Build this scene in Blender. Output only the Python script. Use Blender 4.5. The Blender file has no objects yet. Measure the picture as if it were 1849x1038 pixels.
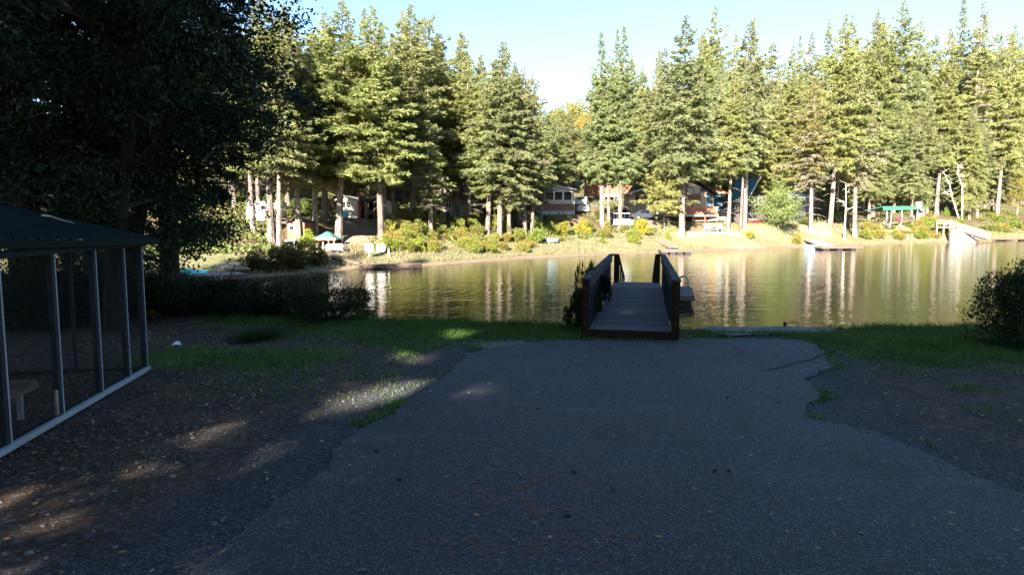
import bpy, bmesh, math, random
import numpy as np
from mathutils import Vector, Matrix, Euler

# ---------------------------------------------------------------- camera, sky, sun, exposure
scene = bpy.context.scene
col = scene.collection
EYE = 2.2
PITCH = math.radians(5.5)
FPX = 24.0 / 36.0 * 1849.0          # focal length in photograph pixels
cam_d = bpy.data.cameras.new('camera')
cam_d.lens = 24.0; cam_d.sensor_width = 36.0; cam_d.clip_start = 0.05; cam_d.clip_end = 3000
cam = bpy.data.objects.new('camera', cam_d); col.objects.link(cam)
cam.location = (0, 0, EYE); cam.rotation_euler = (math.radians(90) - PITCH, 0, 0)
scene.camera = cam

SUN_EL = math.radians(24); SUN_AZ = math.radians(200)   # clockwise from +Y: behind the viewer and to the left
world = bpy.data.worlds.new('World'); scene.world = world; world.use_nodes = True
wn = world.node_tree.nodes; wl = world.node_tree.links
sky = wn.new('ShaderNodeTexSky'); sky.sky_type = 'NISHITA'; sky.sun_disc = False
sky.sun_elevation = SUN_EL; sky.sun_rotation = SUN_AZ
sky.air_density = 1.0; sky.dust_density = 0.3; sky.ozone_density = 3.0
bg = wn['Background']; bg.inputs['Strength'].default_value = 0.05
wl.new(sky.outputs['Color'], bg.inputs['Color'])
sun_d = bpy.data.lights.new('sun', 'SUN'); sun_d.energy = 5.0; sun_d.angle = math.radians(0.5)
sun_d.color = (1.0, 0.935, 0.85)
sun = bpy.data.objects.new('sun', sun_d); col.objects.link(sun)
SUNV = Vector((math.sin(SUN_AZ) * math.cos(SUN_EL), math.cos(SUN_AZ) * math.cos(SUN_EL), math.sin(SUN_EL)))
sun.rotation_euler = SUNV.to_track_quat('Z', 'Y').to_euler()
sun.location = (0, -20, 60)
vs = scene.view_settings
vs.view_transform = 'Standard'; vs.look = 'None'; vs.gamma = 1.0; vs.use_curve_mapping = False
vs.exposure = 2.85
scene.cycles.max_bounces = 6; scene.cycles.diffuse_bounces = 4; scene.cycles.glossy_bounces = 3
scene.cycles.transparent_max_bounces = 12
scene.cycles.sample_clamp_indirect = 6.0

# ---------------------------------------------------------------- pixel <-> place (measuring the photograph, 1849 x 1038)
def ray(px, py):
    dx = (px - 924.5) / FPX; dy = (519.0 - py) / FPX
    c, s = math.cos(PITCH), math.sin(PITCH)
    return np.array([dx, c + dy * s, -s + dy * c])
def gz(px, py, z=0.0):
    d = ray(px, py); t = (z - EYE) / d[2]
    return np.array([d[0] * t, d[1] * t, z])
def gd(px, py, Y):
    d = ray(px, py); t = Y / d[1]
    return np.array([d[0] * t, Y, EYE + d[2] * t])
def X(px, Y): return gd(px, 400, Y)[0]
def Z(py, Y): return gd(924.5, py, Y)[2]

WATER = -1.6
# ---------------------------------------------------------------- value noise for terrain
_rs = np.random.RandomState(11); _tab = _rs.rand(256, 256)
def vnoise(x, y):
    x = np.asarray(x, float); y = np.asarray(y, float)
    xi = np.floor(x).astype(int); yi = np.floor(y).astype(int); fx = x - xi; fy = y - yi
    fx = fx * fx * (3 - 2 * fx); fy = fy * fy * (3 - 2 * fy)
    a = _tab[xi & 255, yi & 255]; b = _tab[(xi + 1) & 255, yi & 255]; c = _tab[xi & 255, (yi + 1) & 255]; d = _tab[(xi + 1) & 255, (yi + 1) & 255]
    return (a * (1 - fx) + b * fx) * (1 - fy) + (c * (1 - fx) + d * fx) * fy
def fbm(x, y, o=3):
    s = 0; a = .5; n = 0
    for i in range(o):
        s = s + a * vnoise(np.asarray(x) * 2 ** i + 17 * i, np.asarray(y) * 2 ** i + 31 * i); n += a; a *= .5
    return s / n
def sstep(a, b, x):
    t = np.clip((np.asarray(x, float) - a) / (b - a), 0, 1); return t * t * (3 - 2 * t)

# far shoreline from the photograph (pixels on the water plane), then world x -> y
_sh = [(380, 503), (430, 501), (520, 496), (600, 489), (680, 485), (760, 480), (850, 474), (950, 467), (1050, 462), (1190, 457), (1300, 452),
       (1400, 449), (1500, 446), (1600, 441), (1720, 437), (1849, 433)]
_shw = [gz(a, b, WATER) for a, b in _sh]
SHX = np.array([-400, -75, -60, -45, -30] + [p[0] for p in _shw] + [150, 260, 600.])
SHY = np.array([8., 8, 20, 33, 41] + [p[1] for p in _shw] + [165, 210, 300.])
def shore(x): return np.interp(x, SHX, SHY) + 0.5 * (fbm(np.asarray(x) * .35, 3.3) - .5) * 1.6
PADS = []      # (x, y, radius, z): levelled ground under houses, drives and paths
def hz(x, y):
    x = np.asarray(x, float); y = np.asarray(y, float)
    d = y - shore(x)
    sl = 0.17 + 0.05 * sstep(-10, 15, x)
    z = WATER + np.where(d < 0, d * .12, np.minimum(d, 3) * .10) + np.clip(d - 3, 0, 24) * sl + np.clip(d - 27, 0, 38) * .09 + np.clip(d - 65, 0, 160) * .19
    z = z + (fbm(x * .12, y * .12) - .5) * 1.6 * sstep(4, 14, d) + (fbm(x * .9, y * .9) - .5) * .25 * sstep(1, 5, d)
    for (a, b, r, h) in PADS:
        q = np.hypot(x - a, y - b)
        w = 1 - sstep(r, r * 1.9 + 1.5, q)
        z = z * (1 - w) + h * w
    return z
def T(px, py, y0=None, y1=320):
    """the point of the far bank seen at a photograph pixel"""
    d = ray(px, py)
    ys = np.arange(y0 or 40, y1, .25)
    t = ys / d[1]
    xs = d[0] * t; zs = EYE + d[2] * t
    g = np.maximum(hz(xs, ys), WATER)
    k = np.argmax(zs <= g)
    if not (zs <= g).any(): k = len(ys) - 1
    return np.array([xs[k], ys[k], float(hz(xs[k], ys[k]))])

# ---------------------------------------------------------------- node helpers
def new_mat(name):
    m = bpy.data.materials.new(name); m.use_nodes = True
    nt = m.node_tree; p = nt.nodes['Principled BSDF']
    return m, nt, p
def N(nt, t, **kw):
    n = nt.nodes.new(t)
    for k, v in kw.items(): setattr(n, k, v)
    return n
def rgba(c): return (c[0], c[1], c[2], 1.0)
def mixc(nt, fac, a, b, mode='MIX'):
    n = N(nt, 'ShaderNodeMix', data_type='RGBA', blend_type=mode)
    for s, v in ((0, fac), (6, a), (7, b)):
        if hasattr(v, 'is_output') or isinstance(v, bpy.types.NodeSocket): nt.links.new(v, n.inputs[s])
        elif s == 0: n.inputs[0].default_value = v
        else: n.inputs[s].default_value = rgba(v)
    return n.outputs[2]
def noise(nt, vec, scale, detail=4, rough=.55, lo=0., hi=1.):
    n = N(nt, 'ShaderNodeTexNoise'); n.inputs['Scale'].default_value = scale; n.inputs['Detail'].default_value = detail
    n.inputs['Roughness'].default_value = rough
    nt.links.new(vec, n.inputs['Vector'])
    if (lo, hi) == (0., 1.): return n.outputs['Fac']
    return ramp(nt, n.outputs['Fac'], lo, hi)
def ramp(nt, v, lo, hi):
    r = N(nt, 'ShaderNodeMapRange'); r.inputs[1].default_value = lo; r.inputs[2].default_value = hi
    nt.links.new(v, r.inputs[0]); return r.outputs[0]
def vec_of(nt, coord='Object', scale=(1, 1, 1)):
    if coord == 'pos': v = N(nt, 'ShaderNodeNewGeometry').outputs['Position']
    else: v = N(nt, 'ShaderNodeTexCoord').outputs[coord]
    if scale != (1, 1, 1):
        m = N(nt, 'ShaderNodeMapping'); m.inputs['Scale'].default_value = scale; nt.links.new(v, m.inputs[0]); v = m.outputs[0]
    return v
def bump(nt, p, h, strength=.3, dist=.02, prev=None):
    b = N(nt, 'ShaderNodeBump'); b.inputs['Strength'].default_value = strength; b.inputs['Distance'].default_value = dist
    nt.links.new(h, b.inputs['Height'])
    if prev is not None: nt.links.new(prev, b.inputs['Normal'])
    nt.links.new(b.outputs[0], p.inputs['Normal']); return b.outputs[0]
def pm(name, c1, c2=None, scale=3., rough=.7, metal=0., spec=.4, stretch=(1, 1, 1), bmp=.2, coord='pos', lo=.3, hi=.7, rand=0.):
    """a plain surface: two colours mixed by noise, fine relief, optional brightness change from copy to copy"""
    m, nt, p = new_mat(name)
    v = vec_of(nt, coord, stretch)
    oi = N(nt, 'ShaderNodeObjectInfo')
    if coord == 'Object':
        a = N(nt, 'ShaderNodeVectorMath', operation='ADD'); nt.links.new(v, a.inputs[0])
        s = N(nt, 'ShaderNodeMath', operation='MULTIPLY'); nt.links.new(oi.outputs['Random'], s.inputs[0]); s.inputs[1].default_value = 50
        nt.links.new(s.outputs[0], a.inputs[1]); v = a.outputs[0]
    c2 = c2 or tuple(x * .7 for x in c1)
    f = noise(nt, v, scale, 5, .6, lo, hi)
    c = mixc(nt, f, c1, c2)
    if rand:
        r = N(nt, 'ShaderNodeMapRange'); r.inputs[3].default_value = 1 - rand; r.inputs[4].default_value = 1 + rand
        nt.links.new(oi.outputs['Random'], r.inputs[0])
        h = N(nt, 'ShaderNodeHueSaturation'); nt.links.new(r.outputs[0], h.inputs['Value']); nt.links.new(c, h.inputs['Color']); c = h.outputs[0]
    nt.links.new(c, p.inputs['Base Color'])
    p.inputs['Roughness'].default_value = rough; p.inputs['Metallic'].default_value = metal
    p.inputs['Specular IOR Level'].default_value = spec
    if bmp: bump(nt, p, noise(nt, v, scale * 4, 4), bmp, .02)
    return m
def foliage(name, dark, light, trans=.25, patch=.6, rough=.55, spec=.25):
    """leaf colour: each leaf a little different, whole boughs a little different, times the object's own colour"""
    m, nt, p = new_mat(name)
    g = N(nt, 'ShaderNodeNewGeometry'); oi = N(nt, 'ShaderNodeObjectInfo')
    v = vec_of(nt, 'Object')
    a = N(nt, 'ShaderNodeVectorMath', operation='ADD'); nt.links.new(v, a.inputs[0]); nt.links.new(oi.outputs['Location'], a.inputs[1])
    f = noise(nt, a.outputs[0], patch, 2, .5, .3, .7)
    k = N(nt, 'ShaderNodeMath', operation='MULTIPLY_ADD'); nt.links.new(g.outputs['Random Per Island'], k.inputs[0]); k.inputs[1].default_value = .7
    s = N(nt, 'ShaderNodeMath', operation='MULTIPLY'); nt.links.new(f, s.inputs[0]); s.inputs[1].default_value = .45
    nt.links.new(s.outputs[0], k.inputs[2])
    c = mixc(nt, k.outputs[0], dark, light)
    c = mixc(nt, 1.0, c, oi.outputs['Color'], 'MULTIPLY')
    nt.links.new(c, p.inputs['Base Color']); p.inputs['Roughness'].default_value = rough; p.inputs['Specular IOR Level'].default_value = spec
    t = N(nt, 'ShaderNodeBsdfTranslucent'); nt.links.new(c, t.inputs[0])
    mx = N(nt, 'ShaderNodeMixShader'); mx.inputs[0].default_value = trans
    nt.links.new(p.outputs[0], mx.inputs[1]); nt.links.new(t.outputs[0], mx.inputs[2])
    nt.links.new(mx.outputs[0], nt.nodes['Material Output'].inputs['Surface'])
    return m

# ---------------------------------------------------------------- object helpers
ORG = {}
def tag(o, label=None, cat=None, group=None, kind=None):
    if label: o['label'] = label
    if cat: o['category'] = cat
    if group: o['group'] = group
    if kind: o['kind'] = kind
    return o
def empty(name, loc, label=None, cat=None, group=None, rz=0.):
    o = bpy.data.objects.new(name, None); col.objects.link(o); o.location = loc; o.rotation_euler = (0, 0, rz)
    o.empty_display_size = .2
    return tag(o, label, cat, group)
def link(name, me, parent=None, loc=None):
    o = bpy.data.objects.new(name, me); col.objects.link(o)
    if parent is not None: o.parent = parent
    if loc is not None: o.location = loc
    return o
def tri_mesh(name, V, F, mat, smooth=False):
    """fast mesh from arrays; F is (n,3) or (n,4)"""
    V = np.ascontiguousarray(V, dtype=np.float32); F = np.ascontiguousarray(F, dtype=np.int32)
    me = bpy.data.meshes.new(name); k = F.shape[1]
    me.vertices.add(len(V)); me.vertices.foreach_set('co', V.ravel())
    me.loops.add(F.size); me.loops.foreach_set('vertex_index', F.ravel())
    me.polygons.add(len(F)); me.polygons.foreach_set('loop_start', np.arange(0, F.size, k, dtype=np.int32))
    me.polygons.foreach_set('loop_total', np.full(len(F), k, dtype=np.int32))
    if smooth: me.polygons.foreach_set('use_smooth', np.ones(len(F), dtype=bool))
    me.update(calc_edges=True)
    if mat: me.materials.append(mat)
    return me
class MB:
    """collects boxes, bars, tubes and prisms; becomes ONE mesh"""
    def __init__(s): s.v = []; s.f = []
    def add(s, vs, fs):
        n = len(s.v); s.v += [tuple(map(float, q)) for q in vs]; s.f += [tuple(i + n for i in f) for f in fs]; return s
    def hexa(s, q):
        return s.add(q, [(0, 3, 2, 1), (4, 5, 6, 7), (0, 1, 5, 4), (1, 2, 6, 5), (2, 3, 7, 6), (3, 0, 4, 7)])
    def box(s, x0, x1, y0, y1, z0, z1):
        return s.hexa([(x0, y0, z0), (x1, y0, z0), (x1, y1, z0), (x0, y1, z0), (x0, y0, z1), (x1, y0, z1), (x1, y1, z1), (x0, y1, z1)])
    def bar(s, a, b, w, h=None, up=(0, 0, 1)):
        a = Vector(a); b = Vector(b); h = h or w; d = (b - a).normalized(); u = Vector(up)
        if abs(d.dot(u)) > .98: u = Vector((0, 1, 0))
        r = d.cross(u).normalized(); u = r.cross(d).normalized()
        q = []
        for p in (a, b):
            for i, j in ((-1, -1), (1, -1), (1, 1), (-1, 1)): q.append(p + r * (i * w / 2) + u * (j * h / 2))
        return s.hexa([tuple(p) for p in q])
    def tube(s, pts, rad, n=8, caps=True):
        pts = [Vector(p) for p in pts]; k = len(pts)
        if not hasattr(rad, '__len__'): rad = [rad] * k
        vs = []; fs = []; r0 = None
        for i, p in enumerate(pts):
            d = (pts[min(i + 1, k - 1)] - pts[max(i - 1, 0)]).normalized()
            if r0 is None: r0 = d.orthogonal().normalized()
            r0 = (r0 - d * r0.dot(d)).normalized(); u = d.cross(r0)
            for j in range(n):
                t = 2 * math.pi * j / n
                vs.append(tuple(p + (r0 * math.cos(t) + u * math.sin(t)) * rad[i]))
        for i in range(k - 1):
            for j in range(n): fs.append((i * n + j, i * n + (j + 1) % n, (i + 1) * n + (j + 1) % n, (i + 1) * n + j))
        if caps: fs.append(tuple(range(n - 1, -1, -1))); fs.append(tuple(range((k - 1) * n, k * n)))
        return s.add(vs, fs)
    def prism(s, poly, axis, a, b):
        """2-D outline pushed from a to b along axis (the outline uses the other two axes in order)"""
        def put(p, t):
            q = list(p); q.insert(axis, t); return tuple(q)
        n = len(poly); vs = [put(p, a) for p in poly] + [put(p, b) for p in poly]
        fs = [tuple(range(n)), tuple(range(2 * n - 1, n - 1, -1))] + [(i, i + n, (i + 1) % n + n, (i + 1) % n) for i in range(n)]
        return s.add(vs, fs)
    def lathe(s, c, prof, n=16, ax=2):
        vs = []; fs = []
        for (r, h) in prof:
            for j in range(n):
                t = 2 * math.pi * j / n; q = [r * math.cos(t), r * math.sin(t)]; q.insert(ax, h)
                vs.append((c[0] + q[0], c[1] + q[1], c[2] + q[2]))
        k = len(prof)
        for i in range(k - 1):
            for j in range(n): fs.append((i * n + j, i * n + (j + 1) % n, (i + 1) * n + (j + 1) % n, (i + 1) * n + j))
        fs.append(tuple(range(n - 1, -1, -1))); fs.append(tuple(range((k - 1) * n, k * n)))
        return s.add(vs, fs)
    def mesh(s, name, mat, org=(0, 0, 0), bevel=0., smooth=False):
        me = bpy.data.meshes.new(name)
        me.from_pydata([(a - org[0], b - org[1], c - org[2]) for a, b, c in s.v], [], s.f)
        bm = bmesh.new(); bm.from_mesh(me)
        bmesh.ops.recalc_face_normals(bm, faces=bm.faces)
        if bevel: bmesh.ops.bevel(bm, geom=bm.edges[:], offset=bevel, segments=1, affect='EDGES')
        bm.to_mesh(me); bm.free()
        if smooth:
            for p in me.polygons: p.use_smooth = True
        me.materials.append(mat); return me
    def part(s, name, mat, parent, bevel=0., smooth=False, root=None):
        """child mesh; coordinates were given in world space, parent root sits unrotated at its location"""
        r = parent
        while r.parent is not None: r = r.parent
        return link(name, s.mesh(name, mat, tuple(r.location), bevel, smooth), parent)
    def lpart(s, name, mat, parent, bevel=0., smooth=False):
        """child mesh; coordinates local to the root"""
        return link(name, s.mesh(name, mat, (0, 0, 0), bevel, smooth), parent)
# landmarks of the far shore by photograph pixel, for telling look-alike plants apart
LANDMARKS = [(475, 'the white trailer'), (535, 'the red-brown shed'), (582, 'the green tarp shelter'), (633, 'the cream cottage'), (668, 'the dark porch'), (696, 'the round-topped tan shed'), (745, 'the dark-trunked fir'),
             (785, 'the thin drooping young fir'), (820, 'the shaded grey house'), (860, 'the grey house corner'), (902, 'the thickest pale trunk'), (935, 'the pale pickup'), (965, 'the cottage corner'), (1003, 'the beige cottage'), (1051, 'the white car'),
             (1080, 'the netting fence'), (1125, 'the white cart'), (1165, 'the dark blue car'), (1225, 'the dark lodge'), (1292, 'the orange-roofed cabin'), (1330, 'the beach terrace end'), (1358, 'the teal-roofed house'), (1405, 'the round-crowned small tree'),
             (1440, 'the grey-roofed house'), (1475, 'the blue float'), (1520, 'the right shore dock'), (1570, 'the lichen-draped fir'), (1605, 'the shelter posts'), (1632, 'the green-roofed shelter'), (1661, 'the stone chimney'), (1702, 'the gangway landing'), (1750, 'the white gangway'), (1800, 'the far right dock'), (1850, 'the photo\'s right edge')]
_used = {}
def where(px, head, tail=''):
    a, nm = min(LANDMARKS, key=lambda q: abs(q[0] - px)); d = px - a
    side = 'in line with' if abs(d) < 5 else ('just left of' if d < 0 else 'just right of')
    return ' '.join((head + ' ' + side + ' ' + nm + ' ' + tail).split())
def copy_tree(o, parent=None):
    c = o.copy(); col.objects.link(c); c.parent = parent
    for ch in o.children: copy_tree(ch, c)
    return c

# ---------------------------------------------------------------- materials
M = {}
M['fir'] = foliage('fir_needles', (.128, .145, .058), (.310, .322, .142), .50, .35)
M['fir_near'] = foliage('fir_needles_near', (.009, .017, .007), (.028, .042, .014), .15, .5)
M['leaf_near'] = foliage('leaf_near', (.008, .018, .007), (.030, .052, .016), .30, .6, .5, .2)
M['leaf'] = foliage('leaf', (.070, .095, .028), (.215, .230, .075), .32, .7)
M['shrub'] = foliage('shrub_leaf', (.070, .085, .020), (.250, .230, .058), .30, 1.3)
M['grass'] = foliage('grass_blade', (.030, .072, .015), (.115, .205, .040), .35, 1.0)
M['dry'] = foliage('dry_grass', (.10, .085, .04), (.26, .22, .115), .25, .5)
M['moss'] = foliage('lichen_twigs', (.11, .10, .055), (.26, .225, .14), .15, .6)
M['bark'] = pm('bark', (.25, .20, .165), (.065, .050, .040), 1.6, .9, spec=.1, stretch=(3, 3, .5), bmp=.8, coord='Object', lo=.35, hi=.65, rand=.22)
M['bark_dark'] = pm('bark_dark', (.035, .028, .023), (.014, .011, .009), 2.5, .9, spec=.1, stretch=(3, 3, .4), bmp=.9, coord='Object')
M['bark_pale'] = pm('bark_pale', (.62, .55, .46), (.40, .33, .26), 2, .9, spec=.1, stretch=(3, 3, .5), bmp=.4, coord='Object')

# ground by the viewer: dirt, gravel and thin turf, mixed by a mask stored on the mesh
def ground_material():
    m, nt, p = new_mat('near_ground')
    v = vec_of(nt, 'pos')
    at = N(nt, 'ShaderNodeAttribute', attribute_name='turf'); ga = N(nt, 'ShaderNodeAttribute', attribute_name='grit')
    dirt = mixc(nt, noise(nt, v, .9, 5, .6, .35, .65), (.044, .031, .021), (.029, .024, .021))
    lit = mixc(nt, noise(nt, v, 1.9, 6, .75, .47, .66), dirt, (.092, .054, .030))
    vo = N(nt, 'ShaderNodeTexVoronoi'); vo.inputs['Scale'].default_value = 34; nt.links.new(v, vo.inputs['Vector'])
    hs = N(nt, 'ShaderNodeSeparateColor'); nt.links.new(vo.outputs['Color'], hs.inputs[0])
    peb = mixc(nt, ramp(nt, hs.outputs[0], .70, 1.3), lit, (.15, .145, .14))
    v2 = N(nt, 'ShaderNodeTexVoronoi'); v2.inputs['Scale'].default_value = 62; nt.links.new(v, v2.inputs['Vector'])
    h2 = N(nt, 'ShaderNodeSeparateColor'); nt.links.new(v2.outputs['Color'], h2.inputs[0])
    grit = mixc(nt, ramp(nt, h2.outputs[0], .40, 1.3), (.026, .027, .029), (.125, .125, .128))
    gm = N(nt, 'ShaderNodeMath', operation='MULTIPLY_ADD'); nt.links.new(noise(nt, v, 1.6, 5, .7), gm.inputs[0]); gm.inputs[1].default_value = 1.0; nt.links.new(ga.outputs['Fac'], gm.inputs[2])
    peb = mixc(nt, ramp(nt, gm.outputs[0], .75, 1.15), peb, grit)
    gr = mixc(nt, noise(nt, v, 5, 5, .7, .3, .7), (.020, .050, .012), (.045, .075, .020))
    fine = noise(nt, v, 14, 4, .7)
    mm = N(nt, 'ShaderNodeMath', operation='MULTIPLY_ADD'); nt.links.new(fine, mm.inputs[0]); mm.inputs[1].default_value = .9; nt.links.new(at.outputs['Fac'], mm.inputs[2])
    c = mixc(nt, ramp(nt, mm.outputs[0], .70, 1.45), peb, gr)
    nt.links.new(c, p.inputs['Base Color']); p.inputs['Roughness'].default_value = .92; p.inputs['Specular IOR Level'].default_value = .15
    b = bump(nt, p, noise(nt, v, 6, 6, .7), .5, .05); bump(nt, p, vo.outputs['Distance'], .7, .012, b)
    return m
M['ground'] = ground_material()

def asphalt_material():
    m, nt, p = new_mat('asphalt')
    v = vec_of(nt, 'pos')
    vo = N(nt, 'ShaderNodeTexVoronoi'); vo.inputs['Scale'].default_value = 75; nt.links.new(v, vo.inputs['Vector'])
    hs = N(nt, 'ShaderNodeSeparateColor'); nt.links.new(vo.outputs['Color'], hs.inputs[0])
    base = mixc(nt, noise(nt, v, .45, 4, .6, .3, .7), (.018, .020, .024), (.036, .039, .045))
    base = mixc(nt, noise(nt, v, 3.2, 5, .7, .45, .8), base, (.032, .032, .034))
    st = mixc(nt, ramp(nt, hs.outputs[0], .66, 1.15), base, (.15, .15, .155))
    dk = mixc(nt, ramp(nt, hs.outputs[1], .80, 1.0), st, (.022, .022, .024))
    stn = mixc(nt, noise(nt, vec_of(nt, 'pos', (1.6, .5, 1)), .9, 5, .65, .56, .72), dk, (.024, .023, .022)); dk = stn
    pale = mixc(nt, noise(nt, vec_of(nt, 'pos', (.25, .9, 1)), 1.1, 4, .6, .6, .85), dk, (.10, .10, .10))
    nt.links.new(pale, p.inputs['Base Color']); p.inputs['Roughness'].default_value = .8; p.inputs['Specular IOR Level'].default_value = .3
    b = bump(nt, p, noise(nt, v, 1.5, 4, .6), .25, .05); bump(nt, p, vo.outputs['Distance'], .6, .008, b)
    return m
M['asphalt'] = asphalt_material()

def bank_material():
    m, nt, p = new_mat('far_bank')
    v = vec_of(nt, 'pos'); at = N(nt, 'ShaderNodeAttribute', attribute_name='inland')
    pa = N(nt, 'ShaderNodeAttribute', attribute_name='dirt')
    wob = noise(nt, v, .5, 4, .65)
    mm = N(nt, 'ShaderNodeMath', operation='MULTIPLY_ADD'); nt.links.new(wob, mm.inputs[0]); mm.inputs[1].default_value = 3.0; nt.links.new(at.outputs['Fac'], mm.inputs[2])
    mud = mixc(nt, noise(nt, v, 1.7, 5, .7, .35, .65), (.17, .115, .075), (.26, .19, .13))
    gra = mixc(nt, noise(nt, v, .8, 6, .7, .35, .65), (.175, .155, .080), (.125, .135, .054))
    gra = mixc(nt, noise(nt, v, 2.6, 5, .7, .5, .75), gra, (.26, .22, .145))
    duf = mixc(nt, noise(nt, v, .7, 6, .7, .35, .65), (.15, .095, .058), (.085, .075, .035))
    c = mixc(nt, ramp(nt, mm.outputs[0], 2.8, 3.6), mud, gra)
    c = mixc(nt, ramp(nt, mm.outputs[0], 11., 15.), c, duf)
    c = mixc(nt, pa.outputs['Fac'], c, mixc(nt, noise(nt, v, 1.2, 5, .7, .35, .65), (.20, .14, .095), (.27, .20, .145)))
    nt.links.new(c, p.inputs['Base Color']); p.inputs['Roughness'].default_value = .95; p.inputs['Specular IOR Level'].default_value = .1
    bump(nt, p, noise(nt, v, 2.2, 6, .75), .8, .3)
    return m
M['bank'] = bank_material()

def water_material():
    m, nt, p = new_mat('lake_water')
    v = vec_of(nt, 'pos', (.55, 1.0, 1.0))
    p.inputs['Base Color'].default_value = rgba((.016, .020, .008)); p.inputs['Roughness'].default_value = .035
    p.inputs['IOR'].default_value = 1.33; p.inputs['Specular IOR Level'].default_value = .5
    n1 = noise(nt, v, 2.6, 3, .55); n2 = noise(nt, v, .42, 2, .5)
    # rings spreading from a fish rise close to the willow
    cx, cy, _ = gz(600, 520, WATER)
    mp = N(nt, 'ShaderNodeMapping'); mp.vector_type = 'POINT'; mp.inputs['Location'].default_value = (-cx, -cy, 0)
    nt.links.new(vec_of(nt, 'pos'), mp.inputs[0])
    ln = N(nt, 'ShaderNodeVectorMath', operation='LENGTH'); nt.links.new(mp.outputs[0], ln.inputs[0])
    k = N(nt, 'ShaderNodeMath', operation='MULTIPLY'); nt.links.new(ln.outputs['Value'], k.inputs[0]); k.inputs[1].default_value = 8.5
    sn = N(nt, 'ShaderNodeMath', operation='SINE'); nt.links.new(k.outputs[0], sn.inputs[0])
    fall = N(nt, 'ShaderNodeMapRange'); fall.inputs[1].default_value = 1; fall.inputs[2].default_value = 15; fall.inputs[3].default_value = 1.0; fall.inputs[4].default_value = 0
    nt.links.new(ln.outputs['Value'], fall.inputs[0])
    rr = N(nt, 'ShaderNodeMath', operation='MULTIPLY'); nt.links.new(sn.outputs[0], rr.inputs[0]); nt.links.new(fall.outputs[0], rr.inputs[1])
    b = bump(nt, p, n1, .5, .038); b = bump(nt, p, n2, .35, .06, b); bump(nt, p, rr.outputs[0], .4, .014, b)
    return m
M['water'] = water_material()

# ---------------------------------------------------------------- near ground, asphalt, lake, far bank
def bank_y(x):
    return np.interp(x, [-90, -30, -14, -9, -5, 0, 4, 8, 14, 40, 120], [34, 33, 28, 21, 16.6, 15.2, 15.0, 14.7, 14.6, 16, 18]) + (fbm(np.asarray(x) * .8, 9.1) - .5) * .7
asph_px = [(330, 1037), (405, 1000), (470, 935), (545, 872), (610, 812), (668, 768), (735, 730), (790, 690), (812, 660), (862, 632), (905, 621), (985, 615), (1060, 613.5),
           (1215, 612), (1330, 611), (1436, 613), (1468, 622), (1490, 642), (1502, 662), (1470, 676), (1452, 692), (1478, 708), (1462, 728), (1440, 738), (1462, 752), (1512, 766),
           (1590, 782), (1668, 818), (1760, 858), (1848, 893)]
def jag(poly, step, amp, seed):
    r = random.Random(seed); out = []
    for i in range(len(poly) - 1):
        a, b = poly[i], poly[i + 1]; L = math.hypot(b[0] - a[0], b[1] - a[1]); n = max(1, int(L / step))
        for k in range(n):
            t = k / n; out.append((a[0] + (b[0] - a[0]) * t + r.uniform(-amp, amp), a[1] + (b[1] - a[1]) * t + r.uniform(-amp, amp)))
    out.append(poly[-1]); return out
ASPH = [tuple(gz(a, b)[:2]) for a, b in asph_px]
ASPH = [(-3.9, -12.0), (-3.7, 2.0)] + ASPH + [(7.6, 3.0), (9.0, -12.0)]
ASPH = jag(ASPH, .30, .07, 4); ASPH = jag(ASPH, .06, .022, 5)
_A = np.array(ASPH)
def in_poly(x, y, P=_A):
    x = np.asarray(x); y = np.asarray(y); c = np.zeros(x.shape, bool); j = len(P) - 1
    for i in range(len(P)):
        xi, yi = P[i]; xj, yj = P[j]
        with np.errstate(divide='ignore', invalid='ignore'):
            hit = ((yi > y) != (yj > y)) & (x < (xj - xi) * (y - yi) / (yj - yi + 1e-12) + xi)
        c ^= hit; j = i
    return c
def poly_dist(x, y, P=_A):
    d = np.full(np.shape(x), 1e9)
    for i in range(len(P)):
        a = P[i]; b = P[(i + 1) % len(P)]; e = b - a; L = e @ e + 1e-12
        t = np.clip(((x - a[0]) * e[0] + (y - a[1]) * e[1]) / L, 0, 1)
        d = np.minimum(d, np.hypot(x - a[0] - t * e[0], y - a[1] - t * e[1]))
    return d
def ground_z(x, y):
    x = np.asarray(x, float); y = np.asarray(y, float)
    e = y - bank_y(x)
    z = (fbm(x * .5, y * .5) - .5) * .10 * sstep(.3, 2.5, np.abs(x - 2) - 4.5) + (fbm(x * 2.1, y * 2.1) - .5) * .024
    z = z - .022 - .06 * sstep(-2.2, -.6, e) - np.clip(e + .3, 0, 6) * .62
    z = z + sstep(-14, -30, y) * 1.2
    dx, dy, _ = gz(1530, 705); z = z - .05 * np.exp(-(((x - dx) / .7) ** 2 + ((y - dy) / .5) ** 2))
    return z
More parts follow.
